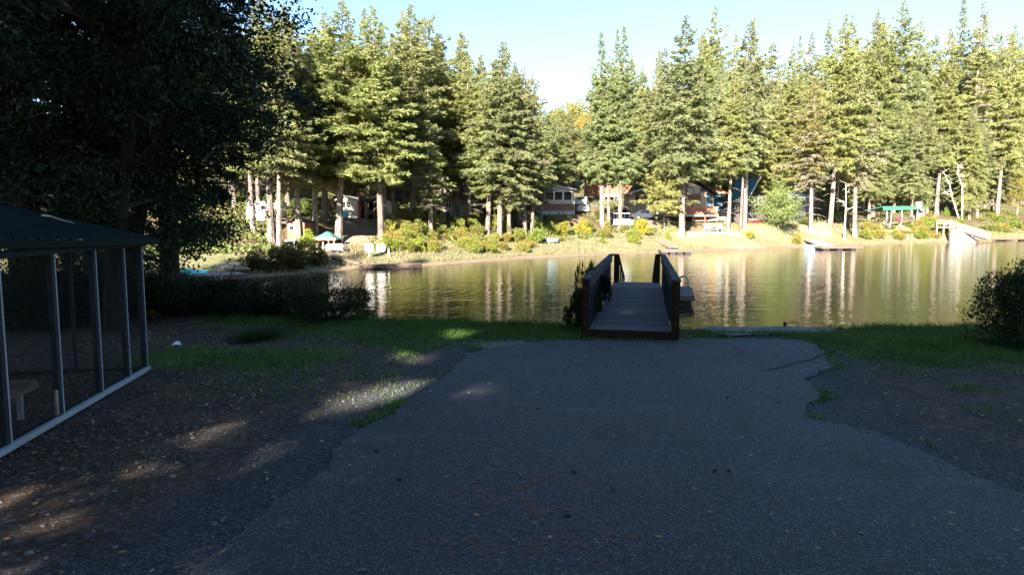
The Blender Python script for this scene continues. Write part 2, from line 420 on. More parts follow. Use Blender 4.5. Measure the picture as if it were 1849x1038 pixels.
def turf_w(x, y):
    n = fbm(x * .9, y * .9, 4); e = y - bank_y(x)
    left = sstep(-4.0, -1.0, e + (n - .5) * 3.6) * sstep(-14, -9, x) * (1 - sstep(2.5, 4.2, x))
    patch = .60 * sstep(.38, .68, fbm(x * .55 + 9, y * .55, 4)) * sstep(7.4, 11.4, y) * sstep(-7.5, -5.2, x) * (1 - sstep(-1.6, -.2, x))
    right = sstep(-6.2, -2.2, e + (n - .5) * 4.8) * sstep(4.5, 6.3, x)
    rp = .62 * sstep(.50, .66, n) * sstep(4.6, 6.3, x) * sstep(6.2, 8.8, y)
    strip = sstep(-1.9, -1.4, e) * (1 - sstep(-1.25, -.6, e)) * sstep(3, 4, x)
    launch = np.exp(-(((x - 5.6) / 1.5) ** 4)) * sstep(-1.35, -.9, e)
    pdist = poly_dist(x, y, _A[::5])
    weeds = .75 * (1 - sstep(.05, .45, pdist)) * sstep(.53, .63, fbm(x * 1.6 + 2, y * 1.6, 3)) * sstep(5.5, 7.5, y)
    w = np.maximum.reduce([left, patch, right, rp, strip, weeds])
    return np.clip(w * (1 - launch), 0, 1) * (1 - sstep(1.2, 2.2, e))
gx = np.unique(np.concatenate([np.linspace(-130, -14, 50), np.arange(-14, 14.01, .16), np.linspace(14, 160, 60)]))
gy = np.unique(np.concatenate([np.linspace(-110, 0, 45), np.arange(0, 19.01, .16), np.arange(19, 40, .7)]))
def grid(xs, ys, fz):
    XX, YY = np.meshgrid(xs, ys); V = np.stack([XX, YY, fz(XX, YY)], -1).reshape(-1, 3)
    nx, ny = len(xs), len(ys); i = (np.arange(ny - 1)[:, None] * nx + np.arange(nx - 1)[None]).ravel()
    return V, np.stack([i, i + 1, i + nx + 1, i + nx], -1)
V, F = grid(gx, gy, ground_z)
gme = tri_mesh('ground', V, F, M['ground'], True)
at = gme.attributes.new('turf', 'FLOAT', 'POINT')
at.data.foreach_set('value', turf_w(V[:, 0], V[:, 1]).astype(np.float32))
at = gme.attributes.new('grit', 'FLOAT', 'POINT')
_d = poly_dist(V[:, 0], V[:, 1]); at.data.foreach_set('value', (np.clip(1 - _d / 1.6, 0, 1) * .8 * (V[:, 1] < 14)).astype(np.float32))
ground = tag(link('ground', gme), 'dark gravelly ground with thin turf beside the asphalt', kind='structure')

bm = bmesh.new(); vv = [bm.verts.new((a, b, 0.0)) for a, b in ASPH]; fc = bm.faces.new(vv)
ex = bmesh.ops.extrude_face_region(bm, geom=[fc])
for g in ex['geom']:
    if isinstance(g, bmesh.types.BMVert): g.co.z -= .12; 
bmesh.ops.recalc_face_normals(bm, faces=bm.faces); bmesh.ops.triangulate(bm, faces=[f for f in bm.faces if len(f.verts) > 4])
ame = bpy.data.meshes.new('asphalt_pavement'); bm.to_mesh(ame); bm.free(); ame.materials.append(M['asphalt'])
road = tag(link('asphalt_pavement', ame), 'worn dark asphalt pad with ragged broken edges', kind='structure')
# cracks: shallow ragged strips of dirt filling, slightly proud of the asphalt
M['crack'] = pm('crack_fill', (.012, .010, .008), (.030, .022, .015), 20, .95, bmp=.6)
def crack(pts, w, seed):
    r = random.Random(seed); P = [Vector(gz(a, b)) for a, b in pts]; L = []; R = []
    for i in range(len(P) - 1):
        n = 9
        for k in range(n + (i == len(P) - 2)):
            q = P[i].lerp(P[i + 1], k / n); d = (P[i + 1] - P[i]).normalized(); s = Vector((-d.y, d.x, 0))
            q = q + s * r.uniform(-.03, .03); ww = w * r.uniform(.3, 1.2); L.append(q + s * ww); R.append(q - s * ww)
    V = [(*v.xy, .005) for v in L] + [(*v.xy, .005) for v in R]; k = len(L)
    V += [(*((L[i] + R[i]) / 2).xy, .009) for i in range(k)]
    F = []
    for i in range(k - 1): F += [(i, i + 1, 2 * k + i + 1, 2 * k + i), (2 * k + i, 2 * k + i + 1, k + i + 1, k + i)]
    b = MB(); b.add(V, F); return b
for i, (pts, w) in enumerate([([(1490, 638), (1462, 650), (1440, 653), (1410, 664), (1380, 668)], .034), ([(905, 615), (880, 626), (862, 632)], .02)]):
    crack(pts, w, i).lpart('crack', M['crack'], road)
M['slab'] = pm('old_concrete', (.085, .082, .080), (.045, .044, .042), 4, .85, bmp=.5)
b = MB(); q = [gz(*p)[:2] for p in jag([(868, 622), (905, 616.5), (950, 615.8), (946, 622), (905, 628), (866, 629)], 6, .6, 2)]
b.prism([tuple(p) for p in q], 2, -.05, .007); tag(b.lpart('concrete_patch', M['slab'], road), 'pale worn concrete patch at the asphalt corner')

LP = np.array([gz(*p)[:2] for p in [(1268, 588), (1330, 585.5), (1420, 584), (1490, 586), (1522, 591), (1490, 598), (1400, 601), (1345, 606), (1300, 605), (1278, 597)]])
lx = np.arange(LP[:, 0].min(), LP[:, 0].max(), .07); ly = np.arange(LP[:, 1].min() - .1, LP[:, 1].max() + .9, .07)
V, F = grid(lx, ly, lambda a, b: ground_z(a, b) + .035 + (fbm(a * 3, b * 3) - .5) * .04)
LP2 = LP.copy(); LP2[1:4, 1] += .8
k = in_poly(V[:, 0] + (fbm(V[:, 0] * 4, V[:, 1] * 4) - .5) * .3, V[:, 1], LP2); F = F[k[F].all(1)]
u, inv = np.unique(F, return_inverse=True)
M['launch'] = pm('launch_gravel', (.19, .185, .18), (.10, .098, .095), 30, .9, bmp=.8, lo=.4, hi=.6)
tag(link('gravel_launch', tri_mesh('gravel_launch', V[u], inv.reshape(F.shape), M['launch'], True)), 'pale gravel boat launch right of the footbridge', kind='structure')
water = link('lake_water', tri_mesh('lake_water', np.array([(-700, 5, WATER), (900, 5, WATER), (900, 700, WATER), (-700, 700, WATER)]), np.array([(0, 1, 2, 3)]), M['water']))
tag(water, 'olive green lake water with small ripples and reflections', kind='structure')

# levelled places on the far bank (houses, drives, beach, dirt path)
def pad(px, py, Y, r): 
    q = gd(px, py, Y); PADS.append((q[0], Y, r, q[2]))
pad(633, 398, 83, 3.0); pad(668, 398, 84, 3.0); pad(690, 396, 85, 2.5)        # cream cottage and porch
pad(475, 402, 72, 3.0); pad(535, 432, 64, 2.0); pad(582, 443, 63, 2.4)         # trailer, red shed, tarp shed
pad(640, 425, 70, 1.2)
pad(1005, 388, 96, 3.2); pad(930, 371, 102, 3.5); pad(1050, 374, 104, 2.5)     # beige cottage, trucks, car
pad(1125, 408, 97, 2.0); pad(1155, 396, 103, 3.0); pad(1225, 398, 106, 6.0)    # cart, dark lodge
pad(1290, 418, 100, 2.5); pad(1320, 418, 100, 2.0); pad(1262, 420, 99, 2.0)    # beach terrace
pad(1355, 402, 114, 4.5); pad(1435, 400, 119, 4.0); pad(1632, 401, 137, 4.5)   # blue roof, grey roof, shelter
pad(1372, 404, 108, 1.5)
tx = np.unique(np.concatenate([np.linspace(-500, -45, 40), np.arange(-45, 125, .7), np.linspace(125, 700, 60)]))
ty = np.unique(np.concatenate([np.arange(6, 42, 2.), np.arange(42, 160, .6), np.linspace(160, 700, 60)]))
V, F = grid(tx, ty, hz)
hme = tri_mesh('far_bank', V, F, M['bank'], True)
a1 = hme.attributes.new('inland', 'FLOAT', 'POINT'); a1.data.foreach_set('value', (V[:, 1] - shore(V[:, 0])).astype(np.float32))
# bare trodden earth: the path up to the cream cottage, the drives and the terrace
def seg_w(x, y, a, b, w):
    a = np.array(a[:2]); b = np.array(b[:2]); e = b - a; t = np.clip(((x - a[0]) * e[0] + (y - a[1]) * e[1]) / (e @ e), 0, 1)
    q = np.hypot(x - a[0] - t * e[0], y - a[1] - t * e[1]); return 1 - sstep(w * .7, w * 1.2, q + (fbm(x * .8, y * .8) - .5) * w * .8)
dw = np.zeros(len(V))
for a, bb, w in [((600, 446), (640, 425), 2.2), ((640, 425), (665, 400), 2.6), ((655, 400), (705, 398), 2.0), ((1262, 420), (1330, 418), 1.8), ((1090, 352), (1150, 356), 4.0),
                 ((1060, 372), (1105, 355), 2.0), ((1140, 425), (1175, 400), 1.2), ((1470, 415), (1520, 410), 2.0)]:
    dw = np.maximum(dw, seg_w(V[:, 0], V[:, 1], T(*a), T(*bb), w))
a2 = hme.attributes.new('dirt', 'FLOAT', 'POINT'); a2.data.foreach_set('value', dw.astype(np.float32))
tag(link('far_bank', hme), 'sunlit far bank with muddy edge, dry grass and needle-covered slope', kind='structure')

# ---------------------------------------------------------------- growing things
def tufts(C, D, L, W, rs, roll=None):
    """one thin triangle for each centre C, direction D, length L, width W"""
    n = len(C); R = rs.normal(size=(n, 3)); Q = np.cross(D, R); Q /= np.linalg.norm(Q, axis=1)[:, None] + 1e-9
    A = C - Q * (W / 2)[:, None]; B = C + Q * (W / 2)[:, None]; E = C + D * L[:, None]
    return np.stack([A, B, E], 1).reshape(-1, 3)
def diamonds(C, D, L, W, rs, flat=0.):
    n = len(C); R = rs.normal(size=(n, 3)); R[:, 2] += flat
    Q = np.cross(D, R); Q /= np.linalg.norm(Q, axis=1)[:, None] + 1e-9
    m = C + D * (L * .45)[:, None]
    return np.stack([C, m + Q * (W / 2)[:, None], C + D * L[:, None], m - Q * (W / 2)[:, None]], 1).reshape(-1, 3)
def unit(a): return a / (np.linalg.norm(a, axis=-1, keepdims=True) + 1e-9)

def conifer(seed, H=26., R=3.6, cb=.32, nb=230, tw=5.2, K=11, tl=.44, tw_w=.125, droop=.25, tip=.12, gap=.12, top=.75, mat='fir', bark='bark', mossy=0., dead=14, rb=.0125):
    rs = np.random.RandomState(seed)
    V = []; mv = []; tr = MB()
    bend = rs.uniform(-.25, .25, 2)
    def axis(h): 
        t = h / H; return np.array([bend[0] * math.sin(t * 3.0) + .0, bend[1] * math.sin(t * 2.4), h])
    hs = np.linspace(-.6, H * .985, 15)
    tr.tube([axis(h) for h in hs], [max(.02, rb * H * (1 - .97 * max(h, 0) / H) * (1.25 if h < .5 else 1)) for h in hs], 9)
    az = rs.uniform(0, 6.28)
    weak = rs.uniform(0, 6.28)
    for i in range(nb):
        t = ((i + rs.uniform(0, 1)) / nb) ** .92
        if t > .68 and rs.rand() < .42: continue
        h = H * (cb + (1 - cb) * t)
        az += 2.399 + rs.uniform(-.5, .5)
        prof = (1 - t) ** top * min(1., .5 + 2.2 * t) + .012
        L = R * prof * rs.uniform(.55, 1.18)
        L *= 1 + .24 * math.sin(t * 31 + seed + 1.5 * math.sin(az)) + .15 * math.cos(az - weak)
        if rs.rand() < gap: L *= .45
        if t > .62: L *= 1.22
        L = max(L, .14)
        el = math.radians(-14 + 50 * t ** 1.3 + rs.uniform(-9, 9))
        dh = np.array([math.cos(az), math.sin(az), 0]); pp = np.array([-dh[1], dh[0], 0])
        b0 = axis(h)
        def sp(s): 
            s = np.asarray(s)[..., None]
            return b0 + dh * (L * s * math.cos(el)) + np.array([0, 0, 1.]) * (L * (s * math.sin(el) - droop * s ** 1.6 * (1 - t) + tip * s ** 3))
        w = sp(np.array([0., .5, 1.]))
        tr.tube(list(w), [.012 + .014 * L, .008 + .008 * L, .006], 3, False)
        m = int((5 + L * tw) * (1 if t < .68 else .72))
        s = rs.uniform(.12, 1., m) ** .8; side = rs.choice([-1., 1.], m)
        base = sp(s); ang = np.radians(rs.uniform(25, 75, m)); dr = rs.uniform(-.45, .12, m)
        D = unit(dh * np.cos(ang)[:, None] + pp * (side * np.sin(ang))[:, None] + np.array([0, 0, 1.]) * dr[:, None])
        tlv = (.26 * L * (1.12 - s) + .22) * rs.uniform(.5, 1.2, m)
        r = rs.uniform(0., 1., (m, K)); C = base[:, None] + D[:, None] * (r * tlv[:, None])[..., None]
        C = C.reshape(-1, 3) + rs.normal(size=(m * K, 3)) * .05
        DD = unit(np.repeat(D, K, 0) + rs.normal(size=(m * K, 3)) * .45 + np.array([0, 0, -.12]))
        sz = rs.uniform(.6, 1.25, m * K) * tl * (.28 + .72 * min(1, L / 2.2))
        q = tufts(C, DD, sz, tw_w * (.45 + .55 * min(1, L / 2)) * rs.uniform(.7, 1.3, m * K), rs)
        if mossy and rs.rand() < mossy * (1 - t): mv.append(q)
        else: V.append(q)
    for i in range(dead):
        h = H * rs.uniform(.10, cb + .08); a = rs.uniform(0, 6.28); L = rs.uniform(.5, 2.2); b0 = axis(h)
        d = np.array([math.cos(a), math.sin(a), rs.uniform(-.35, .1)])
        tr.tube([b0, b0 + d * L * .55, b0 + d * L + np.array([0, 0, -.15 * L])], [.035, .022, .008], 3, False)
    V = np.concatenate(V); me = tri_mesh('crown', V, np.arange(len(V)).reshape(-1, 3), M[mat])
    out = [('trunk', tr.mesh('trunk', M[bark])), ('crown', me)]
    if mv:
        q = np.concatenate(mv); out.append(('lichen_branches', tri_mesh('lichen_branches', q, np.arange(len(q)).reshape(-1, 3), M['moss'])))
    return H, out

def broadleaf(seed, H=10., R=3.2, z0=.3, n_cl=110, per=70, leaf=.26, spread=.55, mat='leaf', bark='bark', lean=(0, 0), rb=.022, wide=1.0):
    rs = np.random.RandomState(seed); tr = MB(); tips = []
    def axis(t): return np.array([lean[0] * t ** 1.3, lean[1] * t ** 1.3, H * .82 * t])
    ts = np.linspace(-.05, 1, 9)
    tr.tube([axis(t) if t > 0 else np.array([0, 0, -.5]) for t in ts], [max(.02, rb * H * (1 - .85 * max(t, 0))) for t in ts], 10)
    nl = 26
    for i in range(nl):
        t = z0 + (1 - z0) * (i + rs.rand()) / nl; b0 = axis(t); a = i * 2.4 + rs.uniform(-.4, .4)
        prof = math.sin(math.pi * min(1, .18 + .80 * (t - z0) / (1 - z0))) ** .6
        L = R * prof * rs.uniform(.75, 1.15); e = rs.uniform(-.05, .45) + .4 * (t - z0)
        d = np.array([math.cos(a) * wide, math.sin(a) * wide, e]); mid = b0 + d * L * .5 + np.array([0, 0, .12 * L]); end = b0 + d * L
        tr.tube([b0, mid, end], [.03 + .018 * L, .02 + .01 * L, .01], 5, False)
        for k in range(max(2, n_cl // nl)):
            s = rs.uniform(.35, 1.05); c = (b0 * (1 - s) ** 2 + 2 * mid * s * (1 - s) + end * s * s) if s <= 1 else end
            o = rs.normal(size=3) * np.array([.34, .34, .26]) * R * .38 * (.4 + s)
            tr.tube([c, c + o], [.014, .005], 3, False); tips.append(c + o)
    tips = np.array(tips); n = len(tips)
    C = np.repeat(tips, per, 0) + rs.normal(size=(n * per, 3)) * spread * np.array([1, 1, .7])
    D = unit(rs.normal(size=(n * per, 3)) + np.array([0, 0, -.35]))
    q = diamonds(C, D, leaf * rs.uniform(.6, 1.3, n * per), leaf * .5 * rs.uniform(.7, 1.2, n * per), rs, .8)
    return H, [('trunk', tr.mesh('trunk', M[bark])), ('crown', tri_mesh('crown', q, np.arange(len(q)).reshape(-1, 4), M[mat]))]

def shrub_mesh(seed, n=3600, leaf=.085, lumps=13, mat='shrub', stems=16, up=.15, twiggy=0):
    """about 2 m wide and 1 m high around the origin"""
    rs = np.random.RandomState(seed); st = MB()
    a = rs.uniform(0, 6.28, lumps); r = rs.uniform(.1, .72, lumps); cz = rs.uniform(.18, .78, lumps) * (1.15 - .55 * r)
    LC = np.stack([r * np.cos(a), r * np.sin(a), cz], 1); LR = rs.uniform(.2, .36, lumps)
    k = rs.randint(0, lumps, n); d = unit(rs.normal(size=(n, 3))); rad = LR[k] * rs.uniform(.35, 1.08, n) ** .5
    C = LC[k] + d * rad[:, None] * np.array([1, 1, .8]); C[:, 2] = np.abs(C[:, 2]) + .01
    D = unit(d + rs.normal(size=(n, 3)) * .7 + np.array([0, 0, up]))
    q = diamonds(C, D, leaf * rs.uniform(.6, 1.4, n), leaf * .5 * rs.uniform(.6, 1.2, n), rs, .6)
    for i in range(stems):
        c = LC[i % lumps] + rs.normal(size=3) * .1; st.tube([(c[0] * .15, c[1] * .15, -.08), (c[0] * .6, c[1] * .6, c[2] * .55), tuple(c)], [.016, .011, .005], 4, False)
    for i in range(twiggy):
        a_ = rs.uniform(0, 6.28); p0 = np.array([.5 * math.cos(a_), .5 * math.sin(a_), .4]); st.tube([p0 * .2, p0, p0 * np.array([1.5, 1.5, 1]) + np.array([0, 0, rs.uniform(.4, .9)])], [.012, .009, .004], 3, False)
    return [('stems', st.mesh('stems', M['bark_dark'])), ('foliage', tri_mesh('foliage', q, np.arange(len(q)).reshape(-1, 4), M[mat]))]

def plant(name, parts, loc, scale, rz, color, label, cat, group=None, tilt=(0, 0)):
    e = empty(name, loc, label, cat, group, rz); e.scale = scale; e.rotation_euler = (tilt[0], tilt[1], rz)
    for nm, me in parts:
        o = link(nm, me, e)
        o.color = (*color, 1) if nm in ('crown', 'foliage') else (1, 1, 1, 1)
    return e

FIR = [conifer(1, 26, 4.9, .28, 290, top=1.0), conifer(2, 26, 5.4, .32, 270, gap=.22, top=.92), conifer(3, 26, 4.3, .24, 290, top=1.1, tip=.2),
       conifer(4, 26, 4.8, .38, 230, tw=4.6, gap=.3, top=.92, dead=24), conifer(5, 26, 5.4, .22, 290, droop=.35, top=1.05),
       conifer(6, 26, 5.0, .32, 220, tw=4.4, gap=.25, top=.9, mossy=.75, dead=30), conifer(7, 26, 4.2, .20, 190, tw=4., K=10, top=1.1, mossy=.4, dead=22)]
FIR.append(conifer(9, 26, 4.6, .16, 320, droop=.6, tip=-.05, top=.75, gap=.15, dead=8)); FIR.append(conifer(10, 26, 4.4, .42, 170, tw=5.5, gap=.35, top=.55, tip=.25, dead=34, rb=.014))
SPREAD = conifer(8, 9, 4.6, .34, 130, tw=5.5, K=6, top=.5, droop=.15, tl=.5)
ROUND = broadleaf(21, 5.2, 3.0, .30, 130, 75, .24, .42, 'leaf', wide=1.0)
DECID = [broadleaf(22, 15, 3.6, .28, 130, 70, .34, .7), broadleaf(23, 13, 3.2, .22, 120, 65, .32, .65)]
SHRUB = [shrub_mesh(31), shrub_mesh(32, lumps=9), shrub_mesh(33, n=3000, lumps=16, twiggy=10), shrub_mesh(34, n=2600, leaf=.11)]

# ---- the far forest, front row: trunk pixel, foot pixel, top pixel, kind, colour, width, label
GREEN = (1, 1, 1); YEL = (1.10, 1.08, .86); BLUE = (.97, 1.02, .97); OLV = (1.04, 1.02, .90); BRN = (1.22, 1.0, .82); DRK = (.88, .93, .9)
FRONT = [
 (458, 424, 60, 3, GREEN, 1.0, 'fir with pale bare trunk just in front of the white trailer'),
 (491, 440, -14, 1, YEL, 1.15, 'tallest fir of the left shore, two trunks before the red-brown shed'),
 (504, 445, 70, 3, GREEN, .9, 'fir with leaning pale trunk close to the water, beside the tallest left-shore fir'),
 (540, 441, 30, 0, OLV, 1.0, 'thick-trunked fir directly in front of the red-brown shed'),
 (611, 440, -2, 1, YEL, 1.25, 'broad fir rising between the green tarp shelter and the cream cottage'),
 (689, 438, 10, 0, YEL, 1.05, 'fir with straight sunlit trunk right behind the white sign boards'),
 (711, 399, 70, 4, GREEN, .9, 'fir beside the round-topped tan shed up the slope'),
 (747, 406, 8, 0, OLV, 1.2, 'tall dark-trunked fir between the tan shed and the grey house'),
 (778, 428, 150, 6, OLV, 1.0, 'thin drooping young fir at the shrub edge left of the grey house'),
 (827, 402, 55, 2, YEL, 1.2, 'fir growing right in front of the shaded grey house'),
 (849, 414, 100, 3, YEL, .95, 'slim pale-trunked fir at the corner of the shaded grey house'),
 (880, 424, 112, 2, YEL, 1.0, 'pale-trunked fir between the grey house and the parked pickup'),
 (902, 430, 72, 0, GREEN, 1.0, 'fir with the thickest pale trunk in front of the parked pickup'),
 (919, 427, 150, 4, GREEN, .9, 'shorter fir whose trunk covers the tail of the parked pickup'),
 (948, 425, 122, 5, BRN, .9, 'rounded brownish fir left of the beige cottage'),
 (960, 430, 165, 3, GREEN, .85, 'fir with thin white trunk closest to the beige cottage'),
 (976, 402, 215, 6, YEL, .9, 'small fir overlapping the dark window of the beige cottage'),
 (1087, 410, 55, 2, BLUE, .95, 'left fir of the pointed pair above the netting fence'),
 (1099, 412, 150, 3, GREEN, .8, 'fir with dark-topped trunk between the netting fence and the white cart'),
 (1119, 414, 48, 2, BLUE, .95, 'fir with the white trunk directly before the white cart'),
 (1231, 428, 24, 0, GREEN, 1.15, 'tall fir with thick reddish trunk before the lodge deck'),
 (1315, 417, 130, 3, YEL, .9, 'fir with stout trunk beside the white beach chairs'),
 (1344, 414, 34, 3, GREEN, 1.1, 'fir with broad pale trunk in front of the blue-green roof'),
 (1337, 414, 120, 3, GREEN, .7, 'slim leaning fir twinned with the broad trunk at the blue-green roof'),
 (1464, 424, 140, 5, BRN, 1.1, 'brown-tinged lichen-hung fir left of the blue-ended dock'),
 (1543, 428, 110, 5, OLV, 1.1, 'lichen-draped fir standing right behind the blue-ended dock'),
 (1499, 408, 26, 0, YEL, 1.0, 'tall fir in shade between the two lichen-hung firs'),
 (1614, 378, 0, 1, BLUE, 1.2, 'tallest right-shore fir, behind the green-roofed shelter'),
 (570, 426, 62, 0, YEL, 1.0, 'full-crowned fir between the thick shed trunk and the tarp shelter'),
 (800, 404, 64, 0, YEL, 1.1, 'full fir left of the shaded grey house, above the thin drooping fir'),
 (866, 402, 96, 0, YEL, .9, 'fir just right of the shaded grey house corner'),
 (938, 408, 112, 0, YEL, .9, 'yellow-green fir in front of the pickup cab'),
 (1262, 372, 58, 0, YEL, 1.0, 'full fir rising directly over the lodge gable'),
 (1180, 372, 92, 2, GREEN, 1.0, 'slender fir rising over the tan wing of the lodge'),
 (1420, 388, 84, 0, YEL, 1.0, 'full fir between the round-crowned tree and the grey-roofed house'),
 (1575, 396, 30, 0, YEL, 1.0, 'full fir left of the shelter posts'),
 (1690, 390, 50, 0, YEL, 1.0, 'full fir above the gangway landing'),
 (1800, 392, 60, 0, YEL, 1.0, 'full fir above the far right dock'),
 (1752, 372, 2, 6, YEL, 1.5, 'fir with long bare limbs above the white gangway'),
]
SECOND = [
 (468, 385, 120, 0, GREEN, 1.0), (520, 380, 5, 0, OLV, 1.0), (570, 380, 60, 7, YEL, 1.1), (598, 375, 20, 1, YEL, 1.0), (638, 372, 90, 7, YEL, 1.1), (665, 375, 14, 0, GREEN, 1.0),
 (730, 365, 14, 1, OLV, 1.0), (765, 370, 30, 8, OLV, 1.0), (800, 365, 60, 0, YEL, 1.0), (842, 362, 62, 7, GREEN, 1.0), (870, 360, 105, 2, GREEN, 1.0), (907, 360, 78, 0, OLV, 1.0),
 (935, 356, 118, 4, GREEN, .9), (958, 350, 130, 5, BRN, .9),
 (1075, 345, 130, 2, DRK, .9), (1108, 345, 52, 2, BLUE, 1.0), (1139, 352, 96, 5, OLV, .9), (1159, 350, 120, 0, GREEN, .9), (1185, 350, 105, 2, GREEN, .9), (1200, 350, 85, 7, GREEN, 1.0),
 (1262, 350, 65, 7, YEL, 1.0), (1291, 352, 12, 3, OLV, 1.0), (1322, 350, 60, 4, GREEN, 1.0), (1361, 350, 30, 2, GREEN, 1.0), (1388, 352, 75, 7, GREEN, 1.1), (1415, 352, 105, 5, OLV, .9),
 (1438, 352, 66, 2, BLUE, .9), (1458, 352, 58, 3, OLV, .9), (1487, 352, 32, 0, GREEN, 1.0), (1520, 352, 24, 1, YEL, 1.0), (1562, 355, 14, 0, YEL, 1.1), (1588, 356, 45, 8, YEL, 1.1),
 (1650, 360, 40, 1, BLUE, 1.0), (1680, 360, 60, 7, YEL, 1.1), (1708, 362, 2, 2, BLUE, 1.2), (1735, 362, 50, 7, YEL, 1.0), (1762, 364, 24, 2, GREEN, 1.1), (1790, 366, 60, 8, YEL, 1.1),
 (1815, 368, 44, 1, BLUE, 1.1), (1845, 370, 34, 2, GREEN, 1.1), (1880, 372, 20, 0, GREEN, 1.1), (1830, 372, 90, 7, YEL, 1.1), (1862, 376, 70, 4, GREEN, 1.2)]
rr = random.Random(5)
taken = []
def put_fir(px, by, ty_, k, c, w, label, group, name='fir_tree'):
    p = T(px, by); H0, parts = FIR[k]; top = gd(px, ty_, p[1])[2]; s = (top - p[2]) / H0
    g_ = rr.uniform(.92, 1.10); c = tuple(a * g_ * rr.uniform(.97, 1.03) for a in c)
    taken.append((p[0], p[1]))
    ws = w * (.45 + .55 * s) * 1.06
    return plant(name, parts, (p[0], p[1], p[2] - .1), (ws, ws, s), rr.uniform(0, 6.28), c, label, 'tree', group, (rr.uniform(-.03, .03), rr.uniform(-.03, .03)))
for (px, by, ty_, k, c, w, lab) in FRONT: put_fir(px, by, ty_, k, c, w, lab, 'front-row firs on the far shore')
for (px, by, ty_, k, c, w) in SECOND: put_fir(px, by, ty_, k, c, w, where(px, ('tall' if ty_ < 65 else 'shorter') + ' second-row fir'), 'second-row firs on the far slope')
SKY_X = [380, 515, 560, 600, 635, 665, 700, 728, 765, 800, 840, 870, 905, 940, 958, 980, 1000, 1035, 1060, 1085, 1108, 1130, 1150, 1185, 1222, 1260, 1300, 1330, 1362, 1400, 1430, 1455, 1490, 1520, 1560, 1590, 1615, 1650, 1680, 1708, 1735, 1760, 1790, 1815, 1845, 2100]
SKY_Y = [40, 0, 60, 8, 110, 14, 90, 10, 36, 80, 62, 110, 76, 120, 135, 180, 178, 170, 170, 60, 52, 130, 98, 120, 28, 100, 16, 60, 34, 100, 110, 62, 34, 28, 18, 50, 6, 44, 90, 8, 90, 28, 100, 48, 38, 30]
n_back = 0; tries = 0
while n_back < 185 and tries < 4000:
    tries += 1
    px = rr.uniform(250, 1950); dd = 20 + 68 * rr.random() ** 1.2
    x = (px - 924.5) / FPX * 100; yy = float(shore(x)) + dd; x = (px - 924.5) / FPX * yy; yy = float(shore(x)) + dd
    if any((x - a) ** 2 + (yy - b) ** 2 < 9 for a, b in taken): continue
    if any(math.hypot(x - a, yy - b) < r + 2.5 for a, b, r, h in PADS): continue
    if 1040 < px < 1150 and dd < 48: continue
    z = float(hz(x, yy)); k = rr.choice([0, 1, 2, 3, 4, 7, 8, 7])
    lim = gd(px, np.interp(px, SKY_X, SKY_Y) + rr.uniform(18, 110), yy)[2] - z
    Hh = min(lim, rr.uniform(22, 30))
    if Hh < 9: continue
    s = Hh / 26; taken.append((x, yy)); n_back += 1
    c0 = c = rr.choice([GREEN, OLV, BLUE, YEL, DRK]); g_ = rr.uniform(.9, 1.1); c = tuple(a * g_ for a in c)
    plant('fir_tree', FIR[k][1], (x, yy, z - .1), (.5 + .5 * s, .5 + .5 * s, s), rr.uniform(0, 6.28), c, where(px, ('tall ' if Hh > 24 else 'lower ') + {GREEN: 'green', OLV: 'olive', BLUE: 'grey-green', YEL: 'yellowish', DRK: 'dark'}[c0] + ' fir deep in the forest'), 'tree', 'deep-row firs of the far forest')
# hardwoods in the notch of the skyline and elsewhere
def put_leafy(name, parts, H0, px, by, ty_, w, c, label, group=None):
    p = T(px, by); s = (gd(px, ty_, p[1])[2] - p[2]) / H0
    taken.append((p[0], p[1]))
    return plant(name, parts, (p[0], p[1], p[2] - .1), (s * w, s * w, s), rr.uniform(0, 6.28), c, label, 'tree', group)
G2 = 'autumn hardwoods in the gap of the forest'
put_leafy('alder_tree', DECID[0][1], 15, 1003, 348, 172, .8, (1.2, 1.05, .8), 'yellowing alder in the skyline gap, just above the beige cottage', G2)
put_leafy('alder_tree', DECID[1][1], 13, 1036, 342, 158, .8, (1.35, 1.1, .8), 'tallest light green hardwood in the skyline gap', G2)
put_leafy('maple_tree', DECID[0][1], 15, 1058, 350, 185, .7, (1.9, 1.15, .6), 'golden maple at the right side of the skyline gap', G2)
put_leafy('maple_tree', DECID[1][1], 13, 1018, 352, 250, .8, (1.8, 1.25, .6), 'low yellow maple peeking over the beige cottage roof', G2)
put_leafy('maple_tree', DECID[1][1], 13, 1180, 352, 295, .7, (2.0, .95, .55), 'small orange maple beside the lodge chimney side', G2)
put_leafy('maple_tree', DECID[0][1], 15, 1836, 392, 300, .9, (1.3, 1.02, .75), 'golden-orange maple at the right margin above the far dock', G2)
put_leafy('hemlock_tree', SPREAD[1], 9, 1200, 416, 300, .95, (1.25, 1.15, .9), 'low spreading evergreen hiding the middle of the lodge')
put_leafy('alder_tree', ROUND[1], 5.2, 1405, 421, 346, .95, (.95, 1.05, .95), 'round-crowned small tree beside the red canoe')
put_leafy('alder_tree', ROUND[1], 5.2, 1400, 395, 312, .75, (1.0, 1.1, 1.0), 'grey-green leafy tree rising behind the round-crowned small tree')
put_leafy('alder_tree', DECID[1][1], 13, 1665, 392, 330, .9, (1.0, 1.1, .9), 'leafy sapling close behind the stone chimney')

